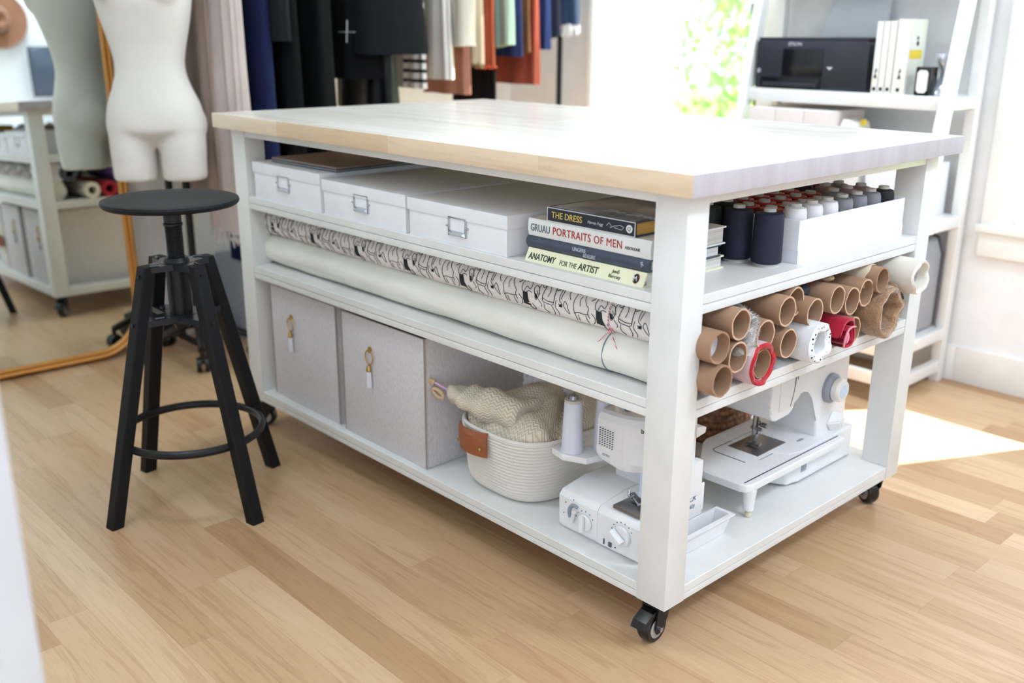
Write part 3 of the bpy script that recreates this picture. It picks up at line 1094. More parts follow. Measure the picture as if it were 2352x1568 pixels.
f0 = set(b.faces)
PIT = .205
for k in range(8):
    s0 = -1.53 + k * PIT
    def T(pl):
        return [(s0 + a, c) for a, c in pl]
    if s0 + .20 > -.073:
        pass
    segs = []
    # bather from behind: dark band, waist, shorts
    segs.append(T([(.004, -.014), (.002, .008), (.008, .028), (.006, .036), (.002, .044), (.006, .052)]))
    segs.append(T([(.032, .036), (.030, .022), (.036, .010), (.042, .004), (.040, -.006), (.044, -.016)]))
    segs.append(T([(.004, -.012), (.016, -.009), (.030, -.010), (.042, -.008)]))
    segs.append(T([(.006, -.012), (.005, -.03)]))
    segs.append(T([(.034, .044), (.046, .040), (.054, .046), (.046, .052)]))
    # bending figure with tied scarf
    segs.append(T([(.060, .006), (.058, .018), (.064, .030), (.070, .026), (.076, .034), (.072, .044), (.062, .048)]))
    segs.append(T([(.066, .004), (.072, .016), (.082, .012), (.086, .022), (.080, .032), (.084, .044)]))
    segs.append(T([(.060, .006), (.070, .002), (.078, .008), (.088, .006)]))
    # head with hat
    segs.append(T([(.098, .004), (.094, .014), (.098, .022), (.106, .020), (.110, .010), (.106, -.002), (.100, -.006), (.098, .004)]))
    segs.append(T([(.102, .012), (.106, .008), (.103, .003)]))
    segs.append(T([(.108, -.004), (.116, -.014), (.112, -.020)]))
    # dress with hem band, hands and legs
    segs.append(T([(.118, .048), (.114, .030), (.118, .022), (.124, .026), (.122, .046)]))
    segs.append(T([(.132, .044), (.124, .018), (.120, -.004), (.134, -.008), (.150, -.007), (.154, .012), (.154, .034), (.158, .048)]))
    segs.append(T([(.121, .001), (.136, -.003), (.152, -.002)]))
    segs.append(T([(.136, .036), (.142, .040), (.148, .036)]))
    segs.append(T([(.154, .022), (.164, .026), (.170, .040)]))
    segs.append(T([(.172, .044), (.170, .024), (.168, .006), (.176, -.002), (.172, -.008), (.166, -.002)]))
    segs.append(T([(.180, .046), (.176, .022), (.172, .008)]))
    segs.append(T([(.190, .0), (.184, .006), (.180, -.002), (.186, -.012), (.194, -.018), (.190, .0)]))
    # more outlines between the figures: arms, folds, curls
    segs.append(T([(.046, .020), (.054, .026), (.058, .040), (.056, .055)]))
    segs.append(T([(.050, -.004), (.058, -.012), (.056, -.022), (.048, -.030)]))
    segs.append(T([(.090, .030), (.098, .036), (.104, .046), (.102, .056)]))
    segs.append(T([(.112, .006), (.108, .018), (.112, .030)]))
    segs.append(T([(.124, -.010), (.122, -.024), (.130, -.034)]))
    segs.append(T([(.146, -.010), (.150, -.024), (.144, -.034)]))
    segs.append(T([(.160, .004), (.156, -.010), (.162, -.022), (.158, -.032)]))
    segs.append(T([(.194, .052), (.198, .036), (.192, .024), (.198, .012)]))
    segs.append(T([(.020, .004), (.018, .016), (.022, .024)]))
    segs.append(T([(.136, .006), (.140, .018), (.136, .028)]))
    segs.append(T([(.076, -.028), (.084, -.036), (.092, -.030), (.088, -.018)]))
    segs.append(T([(.014, -.014), (.012, -.030)]))
    segs.append(T([(.034, -.012), (.036, -.030)]))
    for sg in segs:
        if max(a for a, c in sg) < -.074:
            line(sg, .0007)
    if s0 + .1 < -.074:
        blob((T([(.003, .036), (.005, .030), (.012, .026)]), T([(.036, .042), (.033, .033), (.026, .027)])))
        blob((T([(.060, -.024), (.061, -.012), (.062, .004)]), T([(.082, -.026), (.078, -.012), (.076, .004)])))
        blob((T([(.068, .026), (.070, .032)]), T([(.078, .030), (.082, .038)])))
        blob((T([(.100, -.004), (.098, .002), (.097, .006)]), T([(.106, -.003), (.104, .003), (.101, .007)])))
        blob((T([(.166, -.008), (.170, -.002)]), T([(.176, -.008), (.176, -.002)])))
ink = set(b.faces) - f0
for f_ in ink:
    f_.material_index = 1
link('printed_fabric', b, [CANV, INK], t, t.location)
# twine
b = bmesh.new()
TW = -.205
path(b, [(TW + .004 * sin(a * PI / 20), YP + (RP + .002) * cos(a * PI / 20), ZP + (RP + .002) * sin(a * PI / 20)) for a in range(40)], .0011, 6, True)
kn = cpt(TW, -.030, .003)
path(b, [kn, kn + Vector((-.008, -.006, -.008)), kn + Vector((-.022, -.009, -.024)), kn + Vector((-.030, -.009, -.030))], .0011, 6)
path(b, [kn, kn + Vector((.010, -.006, -.012)), kn + Vector((.024, -.010, -.030)), kn + Vector((.030, -.013, -.048))], .0011, 6)
path(b, [kn + Vector((.006 * cos(a), -.003, .004 * sin(a * 2))) for a in [i * PI / 8 for i in range(16)]], .0011, 6, True)
TWM = bpy.data.materials.new('bakers_twine')
TWM.use_nodes = True
q = NB(TWM)
wv = q.N.new('ShaderNodeTexWave')
wv.bands_direction = 'DIAGONAL'
wv.inputs['Scale'].default_value = 95
tcn = q.N.new('ShaderNodeTexCoord')
q.L.new(tcn.outputs['Object'], wv.inputs[0])
q.L.new(q.mix(q.m('GREATER_THAN', wv.outputs[1], .5), lin((235, 225, 220)), lin((200, 50, 80))), q.N['Principled BSDF'].inputs['Base Color'])
link('twine', b, TWM, t, t.location)
link('cardboard_core', hollow(bmesh.new(), -.073, .030, (.076, .606), .030, .0265, rough=.001), CARD, t, t.location)
b = bmesh.new()
cyl(b, (.004, .076, .606), (.006, .076, .606), .0262)
link('end_plug', b, mat('pale_plug', (222, 222, 228), .6), t, t.location)

# cardboard tubes with fabric: (y, z, xend, radius, label)
tubes = [
    (.152, .632, .020, 'bare cardboard tube in the top layer nearest the front leg'),
    (.150, .570, .020, 'cardboard tube in the middle layer nearest the front leg'),
    (.230, .597, .024, 'cardboard tube poking out of fuzzy white trim'),
    (.270, .532, .000, 'cardboard tube half hidden behind the red fabric roll'),
    (.306, .628, .020, 'wide-mouthed cardboard tube above the tube beside the red roll'),
    (.367, .633, .000, 'cardboard tube set back beside the dark beaded fabric'),
    (.320, .561, .020, 'cardboard tube left of the polka dot roll'),
    (.410, .606, .020, 'cardboard tube above the polka dot fabric roll'),
    (.494, .532, .000, 'cardboard tube behind the polka dot roll, next to the crimson cloth'),
    (.493, .618, .020, 'cardboard tube directly above the crimson folded cloth'),
    (.556, .604, .020, 'cardboard tube between two others above the crimson cloth'),
    (.590, .532, .012, 'cardboard tube at shelf level left of the brown plush'),
    (.617, .611, .018, 'cardboard tube touching the top left of the brown plush'),
]
for i, (y, z, xe, lab) in enumerate(tubes):
    b = hollow(bmesh.new(), -1.05 + .03 * (i % 4), xe, (y, z), .0298, .0262, rough=.0014)
    b.faces.ensure_lookup_table()
    for f_ in b.faces:
        c = f_.calc_center_median()
        if c.x > xe - .004 and abs((Vector((c.y - y, c.z - z)).length) - .028) < .0012:
            f_.material_index = 1
    solo('cardboard_tube', b, [CARD, CARDI], lab, 'tube', (-.5, y, z - .03), group='cardboard fabric tubes on the middle shelf')


def wrapped(y, z, r, ri, xe, fab, label, edge=None, wav=.004, sq=1.0, core=True, xs=-.9, seed=1, thick=None, ctube=.026):
    """fabric rolled on a core; the fabric mouth is uneven"""
    t = thing('fabric_roll', label, 'fabric roll', (-.4, y, z - r))
    b = bmesh.new()
    n = 48
    def ring(x, rr, s_, wv=0):
        return [Vector((x + wv * noise.noise(Vector((seed, cos(2 * PI * i / n) * 1.6, sin(2 * PI * i / n) * 1.6 + s_ * .3))), y + (rr + wav * noise.noise(Vector((seed + s_ * .5, cos(2 * PI * i / n) * 1.3, sin(2 * PI * i / n) * 1.3)))) * cos(2 * PI * i / n),
                        z + sq * (rr + wav * noise.noise(Vector((seed + s_ * .5, cos(2 * PI * i / n) * 1.3, sin(2 * PI * i / n) * 1.3)))) * sin(2 * PI * i / n))) for i in range(n)]
    th = thick or (r - ri)
    n = 64
    rings = [ring(xs, r, 0), ring(-.12, r, 0), ring(xe - .03, r, 0), ring(xe - .004, r, 0, .006), ring(xe + .001, r - th * .3, 0, .008), ring(xe - .001, r - th * .8, .2, .008), ring(xe - .006, ri, .3, .004), ring(xe - .05, ri, .3), ring(-.3, ri, .3)]
    loft(b, rings, True, False)
    for f_ in b.faces:
        if edge and f_.calc_center_median().x > xe - .012:
            f_.material_index = 1
    link('rolled_fabric', b, [fab, edge or fab], t, t.location)
    if core:
        link('cardboard_core', hollow(bmesh.new(), -.5, xe - .004, (y, z), ctube + .002, ctube, rough=.002), CARD, t, t.location)
    return t


REDF = mat('red_felt', (186, 26, 36), .85, bump=(200, .4), sheen=.3)
PINKF = mat('pale_pink_cloth', (222, 196, 200), .8)
wrapped(.222, .5425, .041, .029, .030, PINKF, 'pale pink fabric roll with bright red edge around a cardboard core', REDF, seed=4, ctube=.0265)
DOT = bpy.data.materials.new('polka_dot_cotton')
DOT.use_nodes = True
q = NB(DOT)
vo = q.N.new('ShaderNodeTexVoronoi')
vo.inputs['Scale'].default_value = 105
vo.inputs['Randomness'].default_value = .35
tcn = q.N.new('ShaderNodeTexCoord')
q.L.new(tcn.outputs['Object'], vo.inputs['Vector'])
q.L.new(q.mix(q.m('LESS_THAN', vo.outputs['Distance'], .22), lin((236, 238, 238)), lin((30, 34, 38))), q.N['Principled BSDF'].inputs['Base Color'])
q.N['Principled BSDF'].inputs['Roughness'].default_value = .9
wrapped(.412, .5445, .0425, .024, .040, mat('white_cotton', (236, 238, 238), .9), 'white roll with black polka dots poking out at shelf level', DOT, wav=.006, seed=6, core=False)
CRIM = mat('crimson_satin', (190, 24, 56), .4, sheen=.3)
t = thing('folded_cloth', 'crimson and pink cloth folded into the gap between tubes', 'fabric', (-.2, .540, S2))
b = bmesh.new()
for (pts, r_) in (([(.500, .535), (.514, .575), (.540, .577), (.556, .562), (.553, .528), (.532, .510), (.515, .513)], .0045),
                  ([(.520, .548), (.533, .560), (.550, .552), (.545, .530), (.532, .522)], .003)):
    rings = []
    for x in (-.6, -.1, .0, .028, .034):
        g_ = []
        for (a, c) in pts:
            g_.append(Vector((x + .006 * sin(a * 900), a, c)))
        dense = []
        rings.append(g_)
    # thick ribbon
    inn = [[Vector((p.x, .534 + (p.y - .534) * .82, .542 + (p.z - .542) * .82)) for p in g_] for g_ in rings]
    loft(b, rings, close=False)
    loft(b, list(reversed(inn)), close=False)
    loft(b, [rings[-1], inn[-1]], close=False)
f0 = set(b.faces)
path(b, [(.034, .513, .512), (.036, .511, .530), (.036, .520, .552), (.036, .536, .556), (.036, .556, .552)], .0028, 8)
path(b, [(.034, .520, .548), (.036, .524, .536), (.036, .517, .522)], .0045, 8)
for f_ in set(b.faces) - f0:
    f_.material_index = 1
o = link('cloth', b, [CRIM, mat('pink_selvedge', (226, 140, 152), .6)], t, t.location, smooth=80)
sd_ = o.modifiers.new('soft', 'SUBSURF')
sd_.levels = sd_.render_levels = 2

PLUSH = mat('brown_plush', (176, 138, 100), 1, bump=(160, 1.0), sheen=.8, vary=((150, 112, 76), 40, (1, 1, 1)))
t = wrapped(.702, .5565, .054, .038, .036, PLUSH, 'fluffy brown plush fabric roll with a wide open mouth', wav=.010, seed=8, core=False, sq=1.0)
b = bmesh.new()
rings = []
for k in range(10):
    a = R(-62 + 13 * k)
    rr = .056 + .004 * sin(k)
    c = Vector((0, .708 + (rr + .004) * cos(a), .5565 + (rr + .002) * sin(a)))
    rings.append([c + Vector((.022 * u_ if u_ > 0 else -.25, .006 * v_ * cos(a), .006 * v_ * sin(a))) for u_, v_ in ((1, 0), (.8, 1), (-1, 1), (-1, -1), (.8, -1))])
loft(b, rings)
link('fabric_flap', b, PLUSH, t, t.location)
rnd = random.Random(5)
for (nm, yc_, zc_, r_, xe) in (('fur_fringe', .702, .5565, .048, .036),):
    b = bmesh.new()
    for i in range(1500):
        a = rnd.uniform(0, 2 * PI)
        rr = r_ + rnd.uniform(-.009, .009)
        p = Vector((xe - .004 + rnd.uniform(-.012, .004), yc_ + rr * cos(a), zc_ + rr * sin(a)))
        d = Vector((rnd.uniform(.2, 1), rnd.uniform(-.8, .8) + cos(a) * .6, rnd.uniform(-.8, .8) + sin(a) * .6)).normalized() * .007
        s = Vector((rnd.uniform(-1, 1), rnd.uniform(-1, 1), rnd.uniform(-1, 1))).normalized() * .0006
        b.faces.new([b.verts.new(x) for x in (p - s, p + s, p + d)])
    link(nm, b, PLUSH, t, t.location, smooth=0)
# cream roll with its own cardboard core, standing proud
CREAMF = mat('cream_cloth', (222, 208, 180), .85)
wrapped(.668, .6315, .0345 - .003, .0285, .004, CREAMF, 'cream fabric roll on a cardboard core, in the top layer above the plush', wav=.001, seed=2, core=False)
b = hollow(bmesh.new(), -.28, .026, (.668, .6315), .0282, .0246, rough=.001)
cr_t = [o for o in COL.objects if o.get('label', '').startswith('cream fabric roll on')][0]
link('cardboard_core', b, CARD, cr_t, cr_t.location)
IVO = mat('ivory_vinyl', (232, 226, 212), .35)
t = wrapped(.797, .621, .040, .030, .052, IVO, 'ivory fabric roll jutting out beyond the far right leg', wav=.004, seed=3, core=False)
b = bmesh.new()
cyl(b, (.026, .797, .621), (.028, .797, .621), .0292)
link('end_plug', b, mat('grey_plug', (168, 166, 172), .6), t, t.location)
wrapped(.806, .545, .036, .010, .0, mat('black_cloth', (26, 28, 34), .8), 'black fabric roll at shelf level beside the far right leg', wav=.002, seed=11, core=False)
# fuzzy sparkly trim
FUZ = mat('fuzzy_silver_trim', (214, 210, 206), .7, sheen=.5, vary=((170, 164, 158), 60, (1, 1, 1)))
t = thing('fabric_roll', 'fuzzy white sequinned trim bundled between cardboard tubes', 'fabric', (-.1, .215, .57))
b = bmesh.new()
pl = [(-.4, .222, .628), (-.04, .222, .630), (.004, .208, .622), (.010, .193, .600), (.006, .190, .574), (-.02, .195, .550)]
path(b, pl, lambda u_: .016 + .003 * sin(u_ * 9), 14)
link('trim_core', b, FUZ, t, t.location)
b = bmesh.new()
for i in range(2600):
    u_ = rnd.uniform(1.0, 4.9)
    k = int(u_)
    p = Vector(pl[k]).lerp(Vector(pl[k + 1]), u_ - k)
    d = Vector((rnd.uniform(-.5, 1), rnd.uniform(-1, 1), rnd.uniform(-1, 1))).normalized()
    p = p + d * .0145
    s = d.cross(Vector((rnd.uniform(-1, 1), rnd.uniform(-1, 1), rnd.uniform(-1, 1)))).normalized()
    b.faces.new([b.verts.new(x) for x in (p - s * .0008, p + s * .0008, p + d * rnd.uniform(.004, .009) + s * rnd.uniform(-.004, .004))])
link('fuzz', b, FUZ, t, t.location, smooth=0)
# dark beaded, red, tan and purple scraps between the tubes
for nm, col, c, ra, lab in (
        ('dark_beaded_cloth', (44, 48, 58), (-.115, .436, .637), (.10, .026, .020), 'dark beaded fabric tucked above a tube under the shelf'),
        ('rust_cloth', (140, 60, 50), (-.13, .478, .651), (.10, .026, .011), 'rust red fabric tucked under the shelf above tubes'),
        ('purple_cloth', (60, 40, 74), (-.16, .59, .648), (.10, .05, .014), 'deep purple fabric tucked high under the shelf'),
        ('charcoal_cloth', (48, 48, 54), (-.12, .362, .592), (.10, .016, .018), 'charcoal knitted fabric wedged low between tubes'),
        ('tan_cloth', (190, 160, 130), (-.10, .524, .652), (.09, .018, .010), 'tan fabric scrap between rust cloth and cream roll')):
    b = bmesh.new()
    bmesh.ops.create_uvsphere(b, u_segments=28, v_segments=30, radius=1, matrix=Matrix.Rotation(R(90), 4, 'Y'))
    for v in b.verts:
        d = v.co.copy()
        k = math.sqrt(max(0, 1 - abs(d.x) ** 7)) / max(.02, math.sqrt(max(0, 1 - d.x * d.x)))
        d.y, d.z = d.y * k, d.z * k
        nz = 1 + .16 * noise.noise(Vector((d.x * 1.5, d.y * 1.6, d.z * 1.6)) + Vector(c) * 20)
        v.co = Vector(c) + Vector((d.x * ra[0], d.y * ra[1] * nz, d.z * ra[2] * nz))
    solo('fabric_scrap', b, mat(nm, col, .8, bump=(220, .8)), lab, 'fabric', (c[0], c[1], c[2] - ra[2]))
# rolls seen from the table's other end (in the mirror)
for y, z, r, col, lab in ((.130, .615, .034, (70, 72, 80), 'charcoal roll end at the far left end of the table'),
                          (.215, .536, .0345, (228, 222, 206), 'cream fabric roll end at shelf level, left end of the table'),
                          (.290, .536, .0345, (168, 30, 48), 'red fabric roll end, left end of the table'),
                          (.345, .606, .034, (110, 80, 150), 'purple fabric roll end above the red, left end of the table'),
                          (.366, .536, .034, (205, 190, 215), 'pale lilac fabric roll end, left end of the table'),
                          (.46, .540, .036, (60, 58, 60), 'dark grey fabric roll end, left end of the table')):
    b = hollow(bmesh.new(), -1.575, -1.2, (y, z), r, r * .5, rough=.002)
    solo('fabric_roll', b, mat('roll_%d' % (y * 1000), col, .85), lab, 'fabric roll', (-1.4, y, z - r))


# ------------------------------------------------------------------ bottom shelf: fabric bins
def fabric_bin(x0, x1, y0, y1, label, hx, hand=True):
    t = thing('storage_bin', label, 'bin', ((x0 + x1) / 2, (y0 + y1) / 2, S3), group='lilac-grey fabric bins')
    off = t.location
    z1 = .452
    b = bmesh.new()
    box(b, x0 + .0062, x1 - .0062, y0 + .0062, y1 - .0062, S3 + .0005, S3 + .006)
    for a in ((x0, x0 + .006, y0 + .0061, y1 - .0061), (x1 - .006, x1, y0 + .0061, y1 - .0061), (x0, x1, y0, y0 + .006), (x0, x1, y1 - .006, y1)):
        box(b, *a, S3 + .0005, z1, bev=.0015)
    link('bin_body', b, BINF, t, off)
    for xx in (x0, x1):
        for yy in (y0, y1):
            b = bmesh.new()
            path(b, [(xx, yy, S3 + .003), (xx, yy, z1)], .0022, 6)
            link('piping', b, PIPING, t, off)
    if not hand:
        return t
    hz = .378
    b = bmesh.new()
    cyl(b, (hx, y0 - .005, hz), (hx, y0, hz), .006, n=16)
    path(b, [(hx + .004 * cos(a * PI / 8), y0 - .005 - .0, hz - .004 + .004 * sin(a * PI / 8)) for a in range(16)], .0017, 6, True)
    path(b, [(hx + .0155 * cos(a * PI / 20), y0 - .006, hz - .021 + .019 * sin(a * PI / 20)) for a in range(40)], .0017, 8, True)
    link('ring_pull', b, BRASS, t, off)
    b = bmesh.new()
    lathe(b, [(.001, hz - .041), (.0045, hz - .043), (.0062, hz - .049), (.0068, hz - .056), (.006, hz - .058)], (hx, y0 - .008, 0), 16)
    link('tassel_cap', b, BRASS, t, off)
    b = bmesh.new()
    for i in range(34):
        a, r_ = i * 2.4, .0055 * math.sqrt(i / 34)
        path(b, [(hx + r_ * cos(a), y0 - .008 + r_ * sin(a) * .8, hz - .057), (hx + 1.3 * r_ * cos(a), y0 - .007 + 1.0 * r_ * sin(a), hz - .096 - .003 * (i % 3))], .0010, 5)
    link('tassel', b, mat('white_tassel', (240, 238, 244), .8), t, off)
    return t


fabric_bin(-1.462, -1.130, .026, .42, 'lilac-grey fabric bin with tassel pull, left end of the bottom shelf', -1.353)
fabric_bin(-1.092, -.748, .020, .42, 'lilac-grey fabric bin with tassel pull, beside the rope basket', -.966)
fabric_bin(-1.462, -1.130, .45, .85, 'plain lilac-grey fabric bin at the back left of the bottom shelf', 0, False)

# ------------------------------------------------------------------ rope basket, blanket
ROPE = mat('cotton_rope', (234, 228, 218), .95, bump=(260, .5, (1, 1, 1)))
t = thing('rope_basket', 'cream coiled rope basket with a tan leather handle on the bottom shelf', 'basket', (-.545, .215, S3))
off = t.location


def oval(cx, cy, hx_, hy_, n=56, p=.62, z=0):
    return [Vector((cx + hx_ * math.copysign(abs(cos(2 * PI * i / n)) ** p, cos(2 * PI * i / n)), cy + hy_ * math.copysign(abs(sin(2 * PI * i / n)) ** p, sin(2 * PI * i / n)), z)) for i in range(n)]


def bsize(f_):
    e_ = min(1, f_ / .22)
    g_ = math.sqrt(max(0, 1 - (1 - e_) ** 2))
    return .118 + .014 * g_ + .018 * f_, .150 + .018 * g_ + .014 * f_


HB = .152
b = bmesh.new()
rings = []
NC = 19
for k in range(NC):
    for j, dd in enumerate((-.0012, .0012, .0015, .0004)):
        f_ = (k + j / 4) / NC
        hx_, hy_ = bsize(f_)
        rings.append(oval(-.545, .215, hx_ + dd, hy_ + dd, z=S3 + .001 + HB * f_))
for k in range(6):
    f_ = 1 - k / 5.0
    hx_, hy_ = bsize(max(f_, .02))
    rings.append(oval(-.545, .215, hx_ - .008, hy_ - .008, z=S3 + .008 + (HB - .006) * f_))
loft(b, rings)
link('basket_body', b, ROPE, t, off)
b = bmesh.new()
hx_, hy_ = bsize(1)
ov = oval(-.545, .215, hx_ - .003, hy_ - .003, z=S3 + HB + .001)
path(b, ov, .0048, 8, True)
link('rope_rim', b, ROPE, t, off)
# leather handle on the front short end
b = bmesh.new()
rows_ = []
yfr = .215 - .182
for i in range(13):
    u_ = i / 12
    x = -.634 + .100 * u_
    bow = -.010 - .014 * sin(PI * u_) ** .8
    e_ = max(0, abs(x + .545) - .05)
    yy = yfr + e_ * e_ * 3.0
    rows_.append([Vector((x, yy + bow + .004, .282)), Vector((x, yy + bow - .001, .270)), Vector((x, yy + bow, .244)), Vector((x, yy + bow + .002, .226 - .004 * u_)),
                  Vector((x, yy + bow + .005, .226 - .004 * u_)), Vector((x, yy + bow + .0035, .244)), Vector((x, yy + bow + .003, .268)), Vector((x, yy + bow + .007, .281))])
loft(b, rows_)
h = link('leather_handle', b, LEATHER, t, off)
for x in (-.622, -.546):
    b = bmesh.new()
    lathe(b, [(.0005, -.003), (.0035, -.0025), (.0045, 0)], (x, yfr - (.012 if x > -.6 else .011) - (.008 if x > -.6 else .004), .243), 16, axis='Y')
    link('rivet', b, BRASS, h, off)

# knitted blanket heap
KN = bpy.data.materials.new('cream_chevron_knit')
KN.use_nodes = True
q = NB(KN)
tcn = q.N.new('ShaderNodeTexCoord')
spx = q.N.new('ShaderNodeSeparateXYZ')
q.L.new(tcn.outputs['UV'], spx.inputs[0])
zx = q.m('PINGPONG', q.m('MULTIPLY', spx.outputs[0], 22), .5)
wv_ = q.m('FRACT', q.m('ADD', q.m('MULTIPLY', spx.outputs[1], 42), q.m('MULTIPLY', zx, 1.6)))
hgt = q.m('MULTIPLY', q.m('SINE', q.m('MULTIPLY', wv_, PI)), 1.0)
bp = q.N.new('ShaderNodeBump')
bp.inputs['Strength'].default_value = .6
bp.inputs['Distance'].default_value = .004
q.L.new(hgt, bp.inputs['Height'])
pb = q.N['Principled BSDF']
q.L.new(bp.outputs[0], pb.inputs['Normal'])
q.L.new(q.ramp(hgt, [(0, (208, 192, 166)), (.5, (226, 213, 191)), (1, (233, 222, 203))]), pb.inputs['Base Color'])
pb.inputs['Roughness'].default_value = .95
t = thing('knit_blanket', 'chunky cream herringbone knit blanket heaped in the rope basket', 'blanket', (-.545, .2, .25))
b = bmesh.new()
uv = b.loops.layers.uv.new('uv')
N1, N2 = 60, 44
grid = []
for i in range(N1 + 1):
    row_ = []
    for j in range(N2 + 1):
        u_, v_ = i / N1, j / N2
        x = -.685 + .30 * u_
        y = .045 + .33 * v_
        ex_ = max(0, 1 - abs(2 * u_ - 1) ** 3)
        ey_ = max(0, 1 - abs(2 * v_ - 1) ** 3)
        h_ = .258 + .060 * (ex_ * ey_) ** .6
        h_ += .030 * noise.noise(Vector((x * 9, y * 7, 1.3))) + .016 * noise.noise(Vector((x * 22, y * 16, 4)))
        h_ += .016 * math.exp(-((x + .56) ** 2 + (y - .22) ** 2) / .006)
        h_ -= .034 * math.exp(-((x + y * .7 + .335) ** 2) / .0002) * (1 if x > -.56 else 0)
        row_.append(b.verts.new((x, y, min(h_, .40))))
    grid.append(row_)
for i in range(N1):
    for j in range(N2):
        f_ = b.faces.new((grid[i][j], grid[i + 1][j], grid[i + 1][j + 1], grid[i][j + 1]))
        for lp, (a, c) in zip(f_.loops, ((i, j), (i + 1, j), (i + 1, j + 1), (i, j + 1))):
            lp[uv].uv = (a / N1, c / N2)
# keep the heap inside the basket's oval
hx_, hy_ = bsize(1)
for v in b.verts:
    dx, dy = (v.co.x + .545) / (hx_ - .010), (v.co.y - .215) / (hy_ - .010)
    k = (abs(dx) ** 3.2 + abs(dy) ** 3.2) ** (1 / 3.2)
    if k > 1:
        v.co.x = -.545 + (v.co.x + .545) / k
        v.co.y = .215 + (v.co.y - .215) / k
        v.co.z = min(v.co.z, .262) - .012 * (k - 1)
o = link('heap', b, KN, t, t.location, smooth=80)
sd_ = o.modifiers.new('thick', 'SOLIDIFY')
sd_.thickness = .010
# the corner that sticks out to the left over the rim
b = bmesh.new()
uv = b.loops.layers.uv.new('uv')
spine = [(-.500, .13, .300), (-.560, .105, .315), (-.615, .085, .318), (-.655, .070, .322), (-.688, .062, .327), (-.702, .060, .330)]
rad = [(.050, .042), (.050, .038), (.046, .030), (.034, .026), (.022, .020), (.012, .012)]
rings = []
for k in range(26):
    u_ = k / 25 * 5
    i = min(4, int(u_))
    p = Vector(spine[i]).lerp(Vector(spine[i + 1]), u_ - i)
    ra = [(rad[i][c] + (rad[i + 1][c] - rad[i][c]) * (u_ - i)) * (1 + .10 * sin(u_ * 5.1)) for c in (0, 1)]
    rings.append([p + Vector((0, ra[0] * cos(a), ra[1] * sin(a) * (1 + .22 * sin(3 * a + k * .35)))) for a in [2 * PI * s_ / 30 for s_ in range(30)]])
vr = loft(b, rings)
b.verts.ensure_lookup_table()
idx = {v: (k / 25, s_ / 30) for k, g_ in enumerate(vr) for s_, v in enumerate(g_)}
for f_ in b.faces:
    us = [idx[lp.vert] for lp in f_.loops]
    wrap = max(x[1] for x in us) - min(x[1] for x in us) > .5
    for lp, (a, c) in zip(f_.loops, us):
        lp[uv].uv = (a * .8, (c + 1 if (wrap and c < .5) else c) * .8)
link('draped_corner', b, KN, t, t.location, smooth=80)
t = thing('knitting_needles', 'wooden ring-ended needle and pink rod poking out left of the blanket', 'needles', (-.70, .055, .33))
b = bmesh.new()
path(b, [(.02, .004, -.004), (-.045, -.018, .018)], .0035, 10)
link('pink_rod', b, mat('pink_rod', (196, 160, 190), .3, metal=.3), t)
b = bmesh.new()
bar(b, (-.036, -.014, .014), (-.066, -.024, .024), .013, .013, bev=.002)
link('wooden_end', b, mat('pale_wood', (206, 176, 142), .6), t)
b = bmesh.new()
path(b, [Vector((-.022, -.016, -.008)) + Vector((.017 * cos(a), .002 * cos(a), .008 * sin(a) - .005 * cos(a))) for a in [i * PI / 12 for i in range(24)]], .0042, 8, True)
link('wooden_ring', b, mat('pale_wood', (206, 176, 142), .6), t)
# white net bundle behind the blanket
b = bmesh.new()
bmesh.ops.create_icosphere(b, subdivisions=5, radius=1)
for v in b.verts:
    d = v.co.copy()
    k = 1 + .12 * noise.noise(d * 2.5) + .05 * sin(30 * (d.x + .5 * d.y + .3 * noise.noise(d * 3)))
    v.co = Vector((-.61 + d.x * .065 * k, .315 + d.y * .085 * k, .315 + d.z * .060 * k))
solo('tulle_bundle', b, mat('white_tulle', (236, 234, 240), .9), 'crumpled white tulle bundle tucked behind the knit blanket in the basket', 'fabric', (-.61, .315, .255))
# wicker basket at the back
WICK = bpy.data.materials.new('brown_wicker')
WICK.use_nodes = True
q = NB(WICK)
tcn = q.N.new('ShaderNodeTexCoord')
mp = q.N.new('ShaderNodeMapping')
mp.inputs['Scale'].default_value = (1, 1, 1)
q.L.new(tcn.outputs['Object'], mp.inputs[0])
vo = q.N.new('ShaderNodeTexVoronoi')
vo.inputs['Scale'].default_value = 75
q.L.new(mp.outputs[0], vo.inputs['Vector'])
q.L.new(q.ramp(vo.outputs['Distance'], [(0, (178, 128, 92)), (.5, (140, 92, 62)), (1, (84, 52, 36))]), q.N['Principled BSDF'].inputs['Base Color'])
bp = q.N.new('ShaderNodeBump')
bp.inputs['Strength'].default_value = .8
bp.inputs['Distance'].default_value = .004
bp.invert = True
q.L.new(vo.outputs['Distance'], bp.inputs['Height'])
q.L.new(bp.outputs[0], q.N['Principled BSDF'].inputs['Normal'])
b = bmesh.new()
rings = []
for k in range(24):
    f_ = k / 23
    rings.append(oval(-.475, .745, .12 + .015 * f_ + .003 * (k % 2), .105 + .012 * f_ + .003 * (k % 2), z=S3 + .001 + .21 * f_))
rings.append(oval(-.475, .745, .126, .105, z=S3 + .205))
rings.append(oval(-.475, .745, .110, .095, z=S3 + .02))
loft(b, rings)
solo('wicker_basket', b, WICK, 'brown wicker basket at the back of the bottom shelf', 'basket', (-.475, .745, S3))

